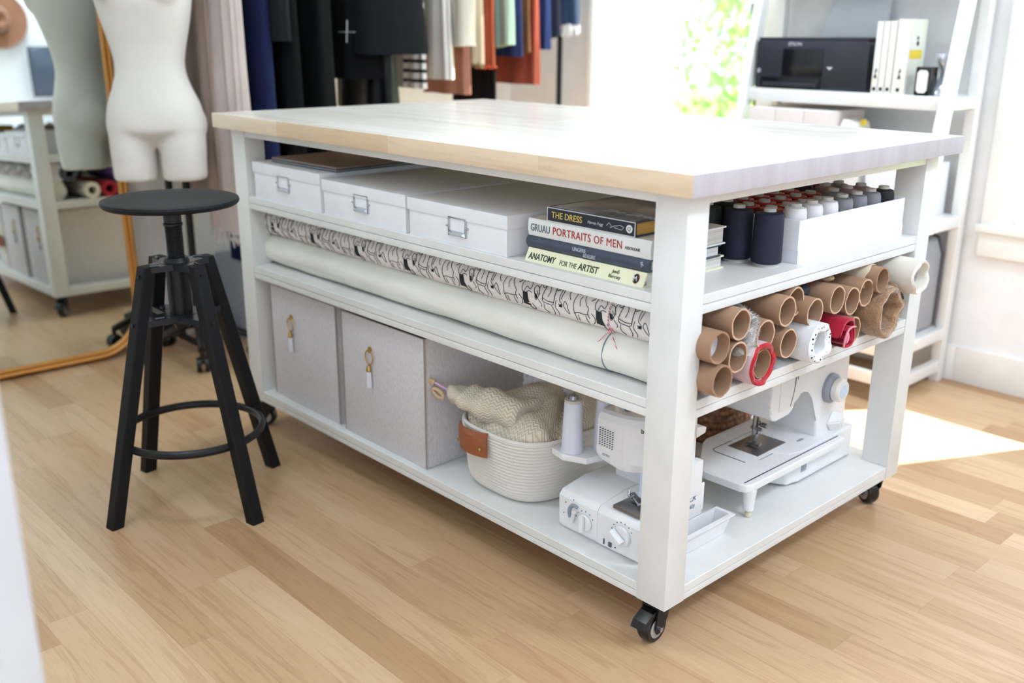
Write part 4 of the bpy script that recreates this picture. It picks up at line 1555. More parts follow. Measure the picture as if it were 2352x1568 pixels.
# ------------------------------------------------------------------ overlock machine
t = thing('overlock_machine', 'compact white overlock sewing machine with round dials behind the front leg', 'sewing machine', (-.21, .15, S3))
off = t.location
b = bmesh.new()
prism(b, [(.052, .131), (.050, .200), (.060, .2115), (.13, .222), (.250, .222), (.253, .131)], -.331, -.2205, 'X', bev=.004)
prism(b, [(.050, .129), (.048, .201), (.058, .2125), (.13, .223), (.252, .223), (.255, .129)], -.2195, -.107, 'X', bev=.004)
box(b, -.33, -.108, .06, .245, .1235, .132)
link('base', b, PLASW, t, off)
b = bmesh.new()
box(b, -.289, -.112, .178, .228, .215, .405, bev=.010, seg=3)
box(b, -.120, -.100, .19, .238, .223, .30, bev=.004)
prism(b, [(.215, .352), (.244, .356), (.247, .368), (.236, .372), (.215, .376)], -.13, -.105, 'X', bev=.002)
link('column', b, PLASW, t, off)
b = bmesh.new()
plan = [(-.288, .110), (-.214, .104), (-.196, .108), (-.112, .150), (-.110, .225), (-.288, .225)]
vr = []
for z, ins, dy in ((.278, .016, .020), (.283, .006, .008), (.296, .0, .0), (.372, .0, .002), (.384, .004, .008), (.389, .012, .016)):
    cx, cy = -.205, .17
    vr.append([Vector((x + (cx - x) * ins * 6, y + (dy if y < .16 else 0) + (cy - y) * ins * 2, z + (.012 * (x + .288) / .18 if z > .35 else (-.010 * (1 - abs(x + .22) / .09) if z < .29 else 0)))) for x, y in plan])
loft(b, vr)
bmesh.ops.bevel(b, geom=[e for e in b.edges if abs(e.verts[0].co.z - e.verts[1].co.z) > .01], offset=.007, segments=3, affect='EDGES')
h = link('head', b, PLASW, t, off)
b = bmesh.new()
for i in range(6):
    for j in range(8):
        cyl(b, (-.272 + i * .0075, .1065 - i * .0006, .318 + j * .0052), (-.272 + i * .0075, .112, .318 + j * .0052), .0012, n=8)
link('vent_holes', b, mat('vent_dark', (110, 112, 116), .6), h, off)
b = bmesh.new()
for i in range(5):
    box(b, -.262 + i * .0042, -.2592 + i * .0042, .1050, .1075, .2965, .3005)
link('embossed_mark', b, mat('pale_print', (190, 192, 198), .6), h, off)
text('brand_lettering', 'babylock', .0135, (-.173, .1195, .368), Matrix.Rotation(R(26.5), 3, 'Z') @ FRONT, BLKI, h, off)
b = bmesh.new()
cyl(b, (-.232, .150, .385), (-.232, .150, .412), .0045, n=14)
cyl(b, (-.232, .150, .392), (-.232, .150, .397), .009, n=20)
link('presser_knob', b, STEEL, t, off)
b = bmesh.new()
for x, dx in ((-.178, .012), (-.160, .010), (-.146, .006)):
    bar(b, (x, .135, .285), (x + dx, .118, .226), .005, .006)
bar(b, (-.184, .115, .232), (-.150, .100, .226), .014, .007, bev=.002)
path(b, [(-.190, .112, .240), (-.186, .106, .232), (-.178, .104, .229), (-.172, .108, .236)], .003, 8)
link('presser_foot', b, STEEL, t, off)
link('needle_plate', B(-.190, -.120, .062, .125, .2165, .2235, bev=.001), STEEL, t, off)
b = bmesh.new()
# recessed slot with lever
path(b, [(-.283 + .016 * cos(a), .0505, .170 + .020 * sin(a)) for a in [R(60 + 14 * k) for k in range(12)]], .0045, 8)
link('slot', b, mat('slot_grey', (150, 160, 170), .5), t, off)
b = bmesh.new()
bar(b, (-.288, .046, .152), (-.280, .044, .178), .008, .010, up=(0, 1, 0), bev=.003)
link('lever', b, PLASW, t, off)
b = bmesh.new()
lathe(b, [(.0165, .050), (.0185, .046), (.0165, .043), (.010, .043)], (-.252, 0, .163), 32, axis='Y')
bar(b, (-.252, .037, .147), (-.253, .037, .180), .010, .014, up=(0, 1, 0), bev=.004)
link('dial', b, PLASW, t, off)
b = bmesh.new()
lathe(b, [(.020, .049), (.022, .046), (.020, .042), (.012, .042)], (-.150, 0, .173), 32, axis='Y')
bar(b, (-.168, .035, .183), (-.140, .035, .165), .014, .016, up=(0, 1, 0), bev=.005)
link('dial', b, PLASW, t, off)
b = bmesh.new()
for cx, cz, rr, n_ in ((-.252, .163, .026, 6), (-.150, .173, .029, 7), (-.283, .172, .031, 3)):
    for k in range(n_):
        a = R(35 + k * 130 / (n_ - 1)) if n_ > 3 else R(95 + k * 50)
        cyl(b, (cx + rr * cos(a), .0485, cz + rr * sin(a)), (cx + rr * cos(a), .0475, cz + rr * sin(a)), .0013, n=6)
box(b, -.200, -.1975, .0475, .049, .136, .148)
box(b, -.186, -.178, .0470, .049, .136, .146)
cyl(b, (-.168, .047, .140), (-.168, .049, .140), .0015, n=8)
link('dial_markings', b, mat('print_grey', (90, 96, 104), .6), t, off)
b = bmesh.new()
prism(b, [(-.392, .088), (-.352, .078), (-.30, .10), (-.288, .150), (-.288, .21), (-.33, .20), (-.345, .14), (-.392, .122)], .262, .277, 'Z', bev=.003)
box(b, -.325, -.288, .15, .20, .20, .215, bev=.003)
link('spool_stand', b, PLASW, t, off)
b = bmesh.new()
cyl(b, (-.350, .108, .277), (-.350, .108, .408), .003, n=10)
cyl(b, (-.312, .168, .277), (-.312, .168, .420), .003, n=10)
cyl(b, (-.350, .108, .394), (-.350, .108, .404), .012, .010, n=18)
link('spool_pin', b, STEEL, t, off)
WB = mat('bluish_white_thread', (228, 230, 242), .7, bump=(300, .3, (1, 1, 4)))
for (x, y, z0), lab in (((-.350, .108, .2775), 'white cone thread spool on the overlock machine stand, nearest the basket'),
                        ((-.312, .168, .2775), 'bluish white cone spool behind the head of the overlock machine')):
    q_ = thing('thread_spool', lab, 'spool', (x, y, z0))
    b = bmesh.new()
    lathe(b, [(.0245, .0), (.0245, .004), (.0235, .006), (.0195, .108), (.0185, .112)], n=28)
    link('thread', b, WB, q_)
    b = bmesh.new()
    lathe(b, [(.019, .1125), (.019, .118), (.012, .119), (.004, .119)], n=24)
    link('core', b, mat('core_beige', (206, 202, 190), .6), q_)
# side panel lettering and waste tray
link('side_panel', B(-.108, -.1045, .10, .253, .180, .243, bev=.0015), PLASW, t, off)
bl = mat('blue_grey_print', (120, 134, 158), .5)
text('brand_lettering', 'babylock', .028, (-.1040, .125, .212), SIDE, bl, t, off, shear=.3)
text('model_lettering', '(034D)', .012, (-.1040, .186, .196), SIDE, bl, t, off, shear=.2)
b = bmesh.new()


def trayring(e_, z, i_=0.0):
    return [Vector((x, y, z)) for x, y in ((-.1035 + i_, .090 - e_), (-.072 + e_, .090 - e_), (-.072 + e_, .285 + e_), (-.1035 + i_, .285 + e_))]


loft(b, [trayring(0, .1235), trayring(.010, .166), trayring(.016, .168), trayring(.016, .171), trayring(.007, .171, .003), trayring(-.003, .127, .003)])
link('waste_tray', b, PLASW, t, off)

# ------------------------------------------------------------------ sewing machine
t = thing('sewing_machine', 'white domestic sewing machine with wide extension table facing the table end', 'sewing machine', (-.19, .62, S3))
off = t.location
b = bmesh.new()
prism(b, [(-.072, .384), (-.078, .370), (-.092, .364), (-.185, .362), (-.205, .370), (-.288, .498), (-.295, .52), (-.295, .775), (-.072, .775)], .187, .2055, 'Z', bev=.004, seg=3)
ex = link('extension_table', b, PLASW, t, off)
link('guide_line', B(-.0905, -.0875, .378, .770, .2050, .2060), mat('guide_navy', (52, 58, 84), .4), ex, off)
for x, y in ((-.083, .392), (-.26, .50)):
    b = bmesh.new()
    lathe(b, [(.0035, .133), (.0035, .140), (.0115, .1405), (.0155, .188)], (x, y, 0), 20)
    link('table_leg', b, PLASW, ex, off)
    b = bmesh.new()
    lathe(b, [(.005, .1232), (.0075, .126), (.0075, .132), (.005, .1345)], (x, y, 0), 16)
    link('rubber_foot', b, mat('yellowed_rubber', (222, 212, 180), .6), ex, off)
b = bmesh.new()
prism(b, [(-.105, .58), (-.098, .62), (-.098, .858), (-.105, .868), (-.285, .868), (-.292, .86), (-.292, .56), (-.285, .55), (-.16, .55)], .128, .2065, 'Z', bev=.006, seg=3)
for x in (-.12, -.27):
    for y in (.60, .84):
        cyl(b, (x, y, .1232), (x, y, .130), .010, n=16)
link('machine_base', b, PLASW, t, off)
link('notch', B(-.1005, -.0965, .628, .650, .150, .170, bev=.001), PLASG, t, off)
prof = [(.722, .200), (.718, .25), (.708, .29), (.694, .320), (.674, .340), (.652, .348), (.632, .346), (.620, .335), (.614, .318), (.606, .304), (.592, .297),
        (.540, .294), (.524, .299), (.514, .312), (.511, .335), (.511, .43), (.520, .442), (.54, .446), (.83, .446), (.848, .438), (.853, .42), (.858, .200)]
b = bmesh.new()
prism(b, prof, -.255, -.122, 'X', bev=.009, seg=4)
link('arm_and_column', b, PLASW, t, off)
b = bmesh.new()
prism(b, [(.545, .315), (.600, .315), (.604, .40), (.545, .40)], -.1235, -.1195, 'X', bev=.002)
link('face_plate', b, PLASW, t, off)
b = bmesh.new()
path(b, [(-.1205, .606, .402), (-.1205, .604, .372), (-.1205, .600, .350), (-.1205, .590, .320)], .0018, 8)
path(b, [(-.1205, .614, .402), (-.1205, .615, .38)], .0008, 6)
link('thread_slot', b, mat('slot_dark', (70, 72, 80), .5), t, off)
b = bmesh.new()
lathe(b, [(.020, -.122), (.037, -.122), (.037, -.114), (.030, -.106), (.02, -.106)], (0, .768, .322), 40, axis='X')
link('dial_collar', b, PLASG, t, off)
b = bmesh.new()
lathe(b, [(.024, -.108), (.0285, -.104), (.0285, -.092), (.025, -.086), (.010, -.085)], (0, .768, .322), 40, axis='X')
dl = link('stitch_dial', b, mat('cream_plastic', (232, 230, 222), .35), t, off)
b = bmesh.new()
lathe(b, [(.001, -.086), (.016, -.0855), (.016, -.0845), (.001, -.084)], (0, .768, .322), 32, axis='X')
link('dial_face', b, mat('pale_blue_label', (204, 218, 232), .4), dl, off)
b = bmesh.new()
loft(b, [[Vector((-.122, .790 + .024 * cos(a), .228 + .030 * sin(a))) for a in [2 * PI * i / 4 for i in range(4)]],
         [Vector((-.098, .806 + .012 * cos(a), .232 + .020 * sin(a))) for a in [2 * PI * i / 4 for i in range(4)]]])
bmesh.ops.bevel(b, geom=list(b.edges), offset=.003, segments=2, affect='EDGES')
link('reverse_lever', b, PLASW, t, off)
b = bmesh.new()
box(b, -.1205, -.1195, .66, .70, .395, .402)
box(b, -.1205, -.1195, .70, .73, .385, .389)
link('stitch_chart', b, mat('chart_green', (170, 205, 170), .6), t, off)
b = bmesh.new()
cyl(b, (-.188, .572, .232), (-.188, .572, .298), .0035, n=12)
cyl(b, (-.188, .556, .240), (-.188, .556, .298), .0045, n=12)
cyl(b, (-.188, .572, .250), (-.188, .572, .268), .007, n=14)
cyl(b, (-.166, .556, .256), (-.196, .556, .256), .004, n=12)
cyl(b, (-.164, .572, .262), (-.178, .572, .262), .006, n=12)
bar(b, (-.170, .560, .216), (-.206, .560, .212), .014, .005, bev=.001)
bar(b, (-.186, .560, .214), (-.186, .560, .240), .008, .010, up=(0, 1, 0))
cyl(b, (-.188, .572, .207), (-.188, .572, .24), .0008, n=6)
link('needle_and_foot', b, STEEL, t, off)
b = bmesh.new()
box(b, -.232, -.150, .520, .640, .2050, .2066, bev=.0004)
link('needle_plate', b, mat('plate_steel', (132, 128, 126), .35, metal=.8), t, off)
b = bmesh.new()
path(b, [(-.150, .470, .2056), (-.232, .470, .2056), (-.245, .478, .2056), (-.245, .650, .2056)], .0012, 6)
path(b, [(-.136, .505, .2056), (-.136, .56, .2056)], .0008, 6)
link('bed_seam', b, mat('seam_grey', (96, 98, 104), .5), t, off)
link('bobbin_latch', B(-.140, -.132, .665, .690, .2050, .2066), PLASG, t, off)

# ------------------------------------------------------------------ ladder shelf and its things
SX0, SX1 = -1.10, -.345
t = thing('ladder_shelf', 'white wooden ladder shelf unit standing against the window wall', 'shelf unit', ((SX0 + SX1) / 2, 1.76, 0))
off = t.location
SHW = mat('shelf_white', (240, 240, 238), .45)


def fy(z):
    return 1.565 + .19 * z


for x in (SX0, SX1 - .032):
    b = bmesh.new()
    bar(b, (x + .016, fy(0), 0), (x + .016, fy(1.95), 1.95), .032, .045, up=(0, 1, 0), bev=.002)
    for v in b.verts:
        v.co.z = max(0, v.co.z)
    link('front_rail', b, SHW, t, off, smooth=0)
    link('back_rail', B(x, x + .032, 1.925, 1.962, 0, 1.95, bev=.002), SHW, t, off)
    b = bmesh.new()
    for z in (.055, ):
        box(b, x + .004, x + .028, fy(z), 1.93, z - .02, z + .02, bev=.002)
    link('side_stretcher', b, SHW, t, off)
LV_ = (.19, .575, .955, 1.34, 1.70)
for z in LV_:
    b = bmesh.new()
    y0 = fy(z) - .012
    box(b, SX0 + .0325, SX1 - .0325, y0 + .012, 1.955, z - .018, z, bev=.002)
    box(b, SX0 + .0325, SX1 - .0325, y0, y0 + .016, z - .040, z + .003, bev=.002)
    for x in (SX0 + .003, SX1 - .029):
        box(b, x, x + .026, fy(z) + .03, 1.93, z - .038, z - .001, bev=.002)
    link('shelf_board', b, SHW, t, off)
link('front_stretcher', B(SX0 + .03, SX1 - .03, fy(.08) - .012, fy(.08) + .012, .06, .10, bev=.002), SHW, t, off)

PRB = mat('printer_black', (44, 46, 58), .35)
PRD = mat('printer_gloss', (24, 25, 32), .15)
t = thing('printer', 'black desktop printer on the ladder shelf', 'printer', (-.85, 1.85, .956))
b = bmesh.new()
prism(b, [(-.205, .010), (-.205, .155), (-.195, .163), (.205, .163), (.215, .150), (.215, .010), (.205, .0), (-.195, .0)], -.10, .085, 'Y', bev=.004)
link('body', b, PRB, t)
b = bmesh.new()
box(b, -.098, .055, -.1035, -.099, .045, .135, bev=.002)
box(b, -.178, .052, -.106, -.099, .006, .040, bev=.002)
link('front_panel', b, PRD, t)
link('output_tray', B(-.165, .045, -.115, -.099, .010, .024, bev=.003), PRB, t)
link('printer_lid', B(-.20, .21, -.098, .083, .163, .171, bev=.003), PRB, t)
text('brand_lettering', 'EPSON', .017, (-.080, -.1015, .144), FRONT, SILV, t, sx=1.0)
link('badge', prism(bmesh.new(), [(.070, .078), (.094, .078), (.082, .068)], -.1015, -.0995, 'Y'), SILV, t)
b = bmesh.new()
cyl(b, (-.190, -.1015, .060), (-.190, -.099, .060), .008, n=16)
link('power_button', b, mat('button_grey', (150, 150, 160), .4), t)

WSP = mat('matte_white_book', (236, 235, 228), .6)
bk = [(-.610, -.590, 1.675, 1.86, .222, 'thin white book beside the printer, leftmost of four'),
      (-.587, -.568, 1.675, 1.86, .221, 'thin white book, second from the printer'),
      (-.565, -.545, 1.675, 1.86, .223, 'thin white book, third from the printer'),
      (-.541, -.500, 1.675, 1.85, .228, 'thick white book with a yellow band on its cover')]
for i, (x0, x1, y0, y1, h_, lab) in enumerate(bk):
    y0 += .065
    t = thing('book', lab, 'book', ((x0 + x1) / 2, (y0 + y1) / 2, .956), group='white books upright on the ladder shelf')
    off = t.location
    b = bmesh.new()
    box(b, x0, x1, y0, y0 + .003, .9565, .956 + h_)
    box(b, x0, x0 + .002, y0 + .0031, y1, .9565, .956 + h_)
    box(b, x1 - .002, x1, y0 + .0031, y1, .9565, .956 + h_)
    link('cover', b, WSP, t, off)
    link('pages', B(x0 + .002, x1 - .002, y0 + .003, y1 - .003, .959, .953 + h_), PAPER, t, off)
    b = bmesh.new()
    cyl(b, ((x0 + x1) / 2, y0 - .0006, .972), ((x0 + x1) / 2, y0, .972), .006, n=14)
    if i in (0, 3):
        prism(b, [((x0 + x1) / 2 - .006, 1.005), ((x0 + x1) / 2 + .006, 1.005), ((x0 + x1) / 2, 1.022)], y0 - .0006, y0, 'Y')
        prism(b, [((x0 + x1) / 2 - .004, 1.02), ((x0 + x1) / 2 + .005, 1.026), ((x0 + x1) / 2 + .001, 1.038)], y0 - .0006, y0, 'Y')
    link('spine_marks', b, BLKI, t, off)
    if i == 3:
        link('yellow_band', B(x1 + .0001, x1 + .0008, y0 + .01, y1 - .02, 1.066, 1.092), mat('band_yellow', (240, 208, 70), .6), t, off)
        b = bmesh.new()
        cyl(b, (x1 - .0004, (y0 + y1) / 2, 1.128), (x1 + .0008, (y0 + y1) / 2, 1.128), .006, n=12)
        cyl(b, (x1 - .0004, (y0 + y1) / 2 + .002, 1.112), (x1 + .0008, (y0 + y1) / 2 + .002, 1.112), .008, n=12)
        link('cover_figure', b, BLKI, t, off)
t = thing('candle_jar', 'black square candle jar with white label at the right end of the shelf', 'candle', (-.432, 1.755, .956))
link('jar', B(-.034, .014, -.02, .03, .001, .088, bev=.004), mat('black_glass', (26, 28, 32), .15), t)
b = bmesh.new()
prism(b, [(-.020, .010), (.000, .010), (.007, .018), (.007, .070), (.000, .078), (-.020, .078), (-.027, .070), (-.027, .018)], -.0212, -.0198, 'Y')
link('jar_label', b, mat('label_white', (240, 240, 236), .6), t)
t = thing('glass_vase', 'small twisted glass ornament beside the black candle jar', 'ornament', (-.405, 1.800, .956))
b = bmesh.new()
rings = []
for k in range(22):
    f_ = k / 21
    rr = .012 + .022 * abs(cos(f_ * PI)) ** 1.4
    rings.append([Vector((rr * (1 + .12 * cos(3 * a + f_ * 6)) * cos(a), rr * (1 + .12 * cos(3 * a + f_ * 6)) * sin(a), .002 + .125 * f_)) for a in [2 * PI * i / 24 for i in range(24)]])
loft(b, rings)
link('glass_body', b, mat('silvered_glass', (206, 212, 226), .1, metal=.6), t)
b = bmesh.new()
lathe(b, [(.002, .0), (.030, .0), (.032, .003), (.002, .004)], n=24)
link('coaster', b, mat('amber_wood', (226, 170, 96), .5), t)
t = thing('leaning_board', 'pale blue-grey board leaning behind the printer on the shelf', 'board', (-.80, 1.93, 1.125))
b = bmesh.new()
loft(b, [[Vector((-.135, .0, .001)), Vector((.115, .0, .001)), Vector((.115, .012, .001)), Vector((-.135, .012, .001))],
         [Vector((-.03, .0, .21)), Vector((.128, .0, .21)), Vector((.128, .012, .21)), Vector((-.03, .012, .21))]])
link('board', b, mat('board_blue', (212, 218, 226), .7), t)
t.location = (-.80, 1.938, 1.128)
# bins under the printer
for i, (x0, x1) in enumerate(((-1.03, -.925), (-.923, -.815), (-.813, -.715))):
    t = thing('magazine_file', ('pale pink magazine file under the printer, ' + ('leftmost of three', 'middle of three', 'rightmost of three')[i]), 'file box', ((x0 + x1) / 2, 1.80, .576), group='pale pink files under the printer')
    pf = mat('pale_pink_card', (232, 224, 222), .8)
    link('file_body', B(x0, x1, 1.695, 1.92, .576, .895, bev=.002), pf, t, t.location)
    b = bmesh.new()
    path(b, [((x0 + x1) / 2 + .010 * cos(a), 1.694, .66 + .010 * sin(a)) for a in [i2 * PI / 8 for i2 in range(16)]], .0015, 6, True)
    link('finger_ring', b, CHROME, t, t.location)
t = thing('paper_bag', 'white paper bag with yellow tissue beside the pink files', 'bag', (-.665, 1.79, .576))
b = bmesh.new()
prism(b, [(-.045, 0), (.055, 0), (.035, .20), (.012, .285), (-.030, .295), (-.045, .26)], -.05, .05, 'Y', bev=.003)
link('bag_body', b, mat('bag_white', (242, 241, 236), .8), t)
b = bmesh.new()
bmesh.ops.create_icosphere(b, subdivisions=2, radius=.012, matrix=Matrix.Translation((.018, 0, .285)))
for v in b.verts:
    v.co += Vector((.004, .004, .004)) * noise.noise(v.co * 200)
link('tissue', b, mat('tissue_yellow', (238, 214, 90), .8), t)
t = thing('hard_case', 'grey hard case with dark rim on the lower ladder shelf', 'case', (-.56, 1.78, .1905))
b = bmesh.new()
prism(b, [(-.18, .0), (.175, .0), (.185, .02), (.185, .26), (.165, .31), (.12, .325), (-.16, .325), (-.18, .30)], -.10, .115, 'Y', bev=.02, seg=4)
link('case_body', b, mat('case_grey', (158, 160, 166), .4), t)
b = bmesh.new()
pts = [(-.181, .112, .02), (-.181, .112, .30), (-.155, .112, .328), (.125, .112, .328), (.168, .112, .312), (.188, .112, .26), (.188, .112, .02), (.17, .112, -.0 + .006), (-.17, .112, .006)]
path(b, pts, .005, 8, True)
link('dark_rim', b, mat('rim_dark', (70, 72, 80), .4), t)
# pink and white bits at the far left behind the table's spools: white box on the middle level
t = thing('white_carton', 'plain white carton on the middle level of the ladder shelf', 'box', (-.50, 1.80, .576))
link('carton_body', B(-.09, .10, -.07, .12, 0, .17, bev=.002), BOXW, t)
link('carton_flap', B(-.09, .10, -.072, .024, .1705, .173), BOXW, t)

# ------------------------------------------------------------------ garment rack and clothes
RZ = 1.72
P0, P1 = Vector((-2.38, .163, 0)), Vector((-2.2, 1.935, 0))


def railx(y):
    return P0.x + (P1.x - P0.x) * (y - P0.y) / (P1.y - P0.y)


t = thing('garment_rack', 'black metal garment rail along the wall carrying a row of clothes', 'garment rack', (-2.26, .95, 0))
off = t.location
b = bmesh.new()
cyl(b, P0 + Vector((0, 0, RZ)), P1 + Vector((0, 0, RZ)), .0125, n=18)
link('top_rail', b, BLACKM, t, off)
for p in (P0, P1):
    b = bmesh.new()
    cyl(b, p + Vector((0, 0, .05)), p + Vector((0, 0, RZ + .01)), .0125, n=18)
    link('upright', b, BLACKM, t, off)
    b = bmesh.new()
    cyl(b, p + Vector((-.18, 0, .06)), p + Vector((.22, 0, .06)), .0125, n=16)
    link('foot_bar', b, BLACKM, t, off)
    for s in (-.17, .21):
        b = bmesh.new()
        lathe(b, [(.008, -.010), (.024, -.010), (.026, 0), (.024, .010), (.008, .010)], p + Vector((s, 0, .026)), 20, axis='Y')
        box(b, p.x + s - .004, p.x + s + .004, p.y - .012, p.y + .012, .03, .06)
        link('wheel', b, BLACKP, t, off)


def garment(name, label, cat, col, y, x1, wd, th, zh, ztop=1.60, fold=.008, nf=7, flare=.02, seed=0, m_=None, hem=None, slant=0.0, rough=.9, sheen=0):
    col = tuple(int(c * (.80 if min(col) < 150 else .95)) for c in col)
    """a hanging garment: closed draped shell narrowing to a hanger; y is the place on the rail"""
    xc = x1 - wd / 2
    t = thing(name, label, cat, (xc, y, zh), group='clothes hanging on the garment rack')
    off = Vector((xc, y, zh))
    M = m_ or mat('cloth_' + name + str(seed), col, rough, sheen=sheen, spec=.2, bump=(160, .3), vary=(tuple(max(0, int(c * .9)) for c in col), 10, (1, 1, .3)))
    n = 64
    K = 16
    b = bmesh.new()
    rings = []
    hook = RZ - .075
    for k in range(K + 1):
        f_ = k / K
        z = zh + (ztop - zh) * f_
        wf = wd / 2 + flare * (1 - f_)
        tf = th / 2 * (1 + .25 * (1 - f_))
        if f_ > .86:
            g_ = (f_ - .86) / .14
            wf *= 1 - .80 * g_ ** 1.6
            tf *= 1 - .4 * g_
        am = fold * (1 - .75 * f_)
        g_ = []
        for i in range(n):
            a = 2 * PI * i / n
            ca, sa = math.copysign(abs(cos(a)) ** .7, cos(a)), math.copysign(abs(sin(a)) ** .7, sin(a))
            d = am * sin(nf * a + seed * 1.7 + .6 * sin(3 * f_ + seed)) + am * .8 * noise.noise(Vector((cos(a) * 2, sin(a) * 2 + seed, f_ * 2.5)))
            x_off = (railx(y) - xc) * max(0, (f_ - .86) / .14) if f_ > .86 else 0
            g_.append(Vector((xc + (wf + d * .4) * ca + x_off, y + (tf + d) * sa + .15 * d, z + (slant * ca * (1 - f_)))))
        rings.append(g_)
    loft(b, rings)
    link('cloth', b, M, t, off)
    b = bmesh.new()
    rx = railx(y)
    path(b, [(rx + .03 * cos(a) if False else rx + .0165 * cos(a), y, RZ + .0165 * sin(a)) for a in [R(-20 + 20 * k) for k in range(12)]] + [(rx, y, ztop + .045), (rx, y, ztop - .005)], .0016, 6)
    link('hanger_hook', b, CHROME, t, off)
    if hem:
        cnt, ln, hc, hr = hem
        b = bmesh.new()
        rnd_ = random.Random(seed + 5)
        for i in range(cnt):
            a = 2 * PI * i / cnt
            ca, sa = math.copysign(abs(cos(a)) ** .7, cos(a)), math.copysign(abs(sin(a)) ** .7, sin(a))
            p = Vector((xc + (wd / 2 + flare) * ca * .97, y + th / 2 * 1.2 * sa, zh + .004))
            l_ = ln * rnd_.uniform(.5, 1.2)
            path(b, [p, p + Vector((rnd_.uniform(-.008, .008), rnd_.uniform(-.006, .006), -l_ * .5)), p + Vector((rnd_.uniform(-.012, .012), rnd_.uniform(-.01, .01), -l_))], hr, 4)
        link('fringe', b, mat('fringe_%d' % seed, hc, .9), t, off)
    return t, off, M


garment('long_dress', 'dusty taupe long dress hanging behind the dress form', 'dress', (186, 164, 150), .262, -2.19, .22, .04, .58, seed=1, fold=.010)
garment('fringed_dress', 'pale pink pleated long dress with fringed hem, left end of the rack', 'dress', (226, 208, 200), .296, -2.04, .26, .05, .47, seed=2, fold=.012, nf=13, hem=(150, .055, (232, 228, 226), .0016))
garment('long_coat', 'navy blue long coat hanging beside the pink fringed dress', 'coat', (34, 44, 92), .385, -2.02, .34, .045, .33, seed=3, fold=.006)
garment('long_dress', 'long black dress hanging next to the navy coat', 'dress', (9, 9, 12), .482, -2.02, .36, .07, .40, seed=4, fold=.012)
garment('cardigan', 'charcoal cardigan hanging in front of the long black dresses', 'cardigan', (36, 38, 46), .420, -1.96, .10, .028, 1.105, seed=5, fold=.004)
garment('long_dress', 'long black dress hanging just left of the dark wool coat', 'dress', (9, 10, 12), .597, -2.00, .38, .08, .42, seed=6, fold=.014)
t, off, M = garment('wool_coat', 'large charcoal wool coat with white cross stitch and flared hem', 'coat', (20, 22, 28), .890, -1.985, .42, .26, 1.06, seed=7, fold=.014, flare=.06, nf=5)
b = bmesh.new()
bar(b, (-2.10, .716, 1.135), (-2.01, .722, 1.135), .003, .002)
bar(b, (-2.055, .716, 1.10), (-2.055, .722, 1.175), .003, .002, up=(0, 1, 0))
link('cross_stitch', b, mat('stitch_white', (210, 212, 216), .8), t, off)
coat = t
sk, _o, _m = garment('black_skirt', 'black', 'skirt', (8, 8, 10), .82, -2.03, .36, .19, .975, ztop=1.5, seed=8, fold=.010)
for ch in list(sk.children):
    if ch.name.startswith('cloth'):
        ch.parent = coat  # the separate black skirt, kept as a child of the coat
        ch.location = sk.location - coat.location
        ch.name = 'skirt_under_coat'
        ch['label'] = 'black skirt hanging below the coat hem'
    else:
        bpy.data.objects.remove(ch)
bpy.data.objects.remove(sk)
garment('leather_skirt', 'shiny black leather skirt hanging lowest under the wool coat', 'skirt', (20, 21, 25), .862, -2.01, .28, .09, .865, ztop=1.45, seed=9, fold=.010, rough=.3, sheen=0)
garment('ribbed_jumper', 'grey-white ribbed jumper hanging right of the leather skirt', 'top', (206, 202, 196), 1.092, -2.145, .16, .03, .93, ztop=1.55, seed=10)
STR = bpy.data.materials.new('black_white_stripe')
STR.use_nodes = True
q = NB(STR)
tcn = q.N.new('ShaderNodeTexCoord')
spx = q.N.new('ShaderNodeSeparateXYZ')
q.L.new(tcn.outputs['Object'], spx.inputs[0])
q.L.new(q.mix(q.m('GREATER_THAN', q.m('FRACT', q.m('DIVIDE', spx.outputs[2], .036)), .62), lin((236, 234, 230)), lin((26, 26, 30))), q.N['Principled BSDF'].inputs['Base Color'])
garment('striped_top', 'black and white striped top beside the grey-white knit', 'top', (0, 0, 0), 1.072, -2.085, .10, .012, .93, ztop=1.55, seed=11, m_=STR)
garment('white_lace_blouse', 'white lace blouse with drooping sleeve, below the cream sweater', 'blouse', (236, 230, 222), 1.140, -2.01, .09, .03, .965, ztop=1.5, seed=12, fold=.008)
t, off, M = garment('cream_sweater', 'cream knitted sweater hanging between the wool coat and the beige strap top', 'sweater', (232, 224, 206), 1.180, -2.01, .30, .05, 1.085, seed=13, fold=.014)
b = bmesh.new()
path(b, [(-1.965, 1.19, 1.5), (-1.955, 1.185, 1.3), (-1.955, 1.18, 1.14), (-1.955, 1.18, 1.09)], .036, 16)
cyl(b, (-1.955, 1.18, 1.088), (-1.955, 1.18, 1.100), .039, n=20)
link('sleeve', b, M, t, off)
garment('salmon_top', 'salmon pink top with wavy hem hanging below the cream sweater', 'top', (214, 148, 126), 1.240, -2.03, .24, .03, .905, seed=14, fold=.010)
garment('strap_top', 'beige strap top with olive hem beside the rust sweater', 'top', (216, 196, 168), 1.288, -2.005, .26, .04, 1.02, seed=15, hem=(60, .018, (120, 112, 80), .003))
garment('rust_sweater', 'rust orange knitted sweater beside the mint green garment', 'sweater', (196, 96, 62), 1.345, -2.00, .28, .035, 1.01, seed=16, fold=.010, hem=(70, .012, (190, 84, 56), .003))
garment('black_lace_slip', 'black lace slip hanging below the rust sweater', 'slip', (12, 12, 16), 1.392, -2.04, .22, .03, .85, seed=17)
garment('mint_shirt', 'mint green shirt hanging right of the rust sweater', 'shirt', (172, 200, 182), 1.445, -2.00, .30, .04, 1.072, seed=18, fold=.012, slant=.02)
garment('blue_shirt', 'cobalt blue shirt hanging right of the mint shirt', 'shirt', (58, 74, 130), 1.492, -2.00, .28, .022, 1.045, seed=19)
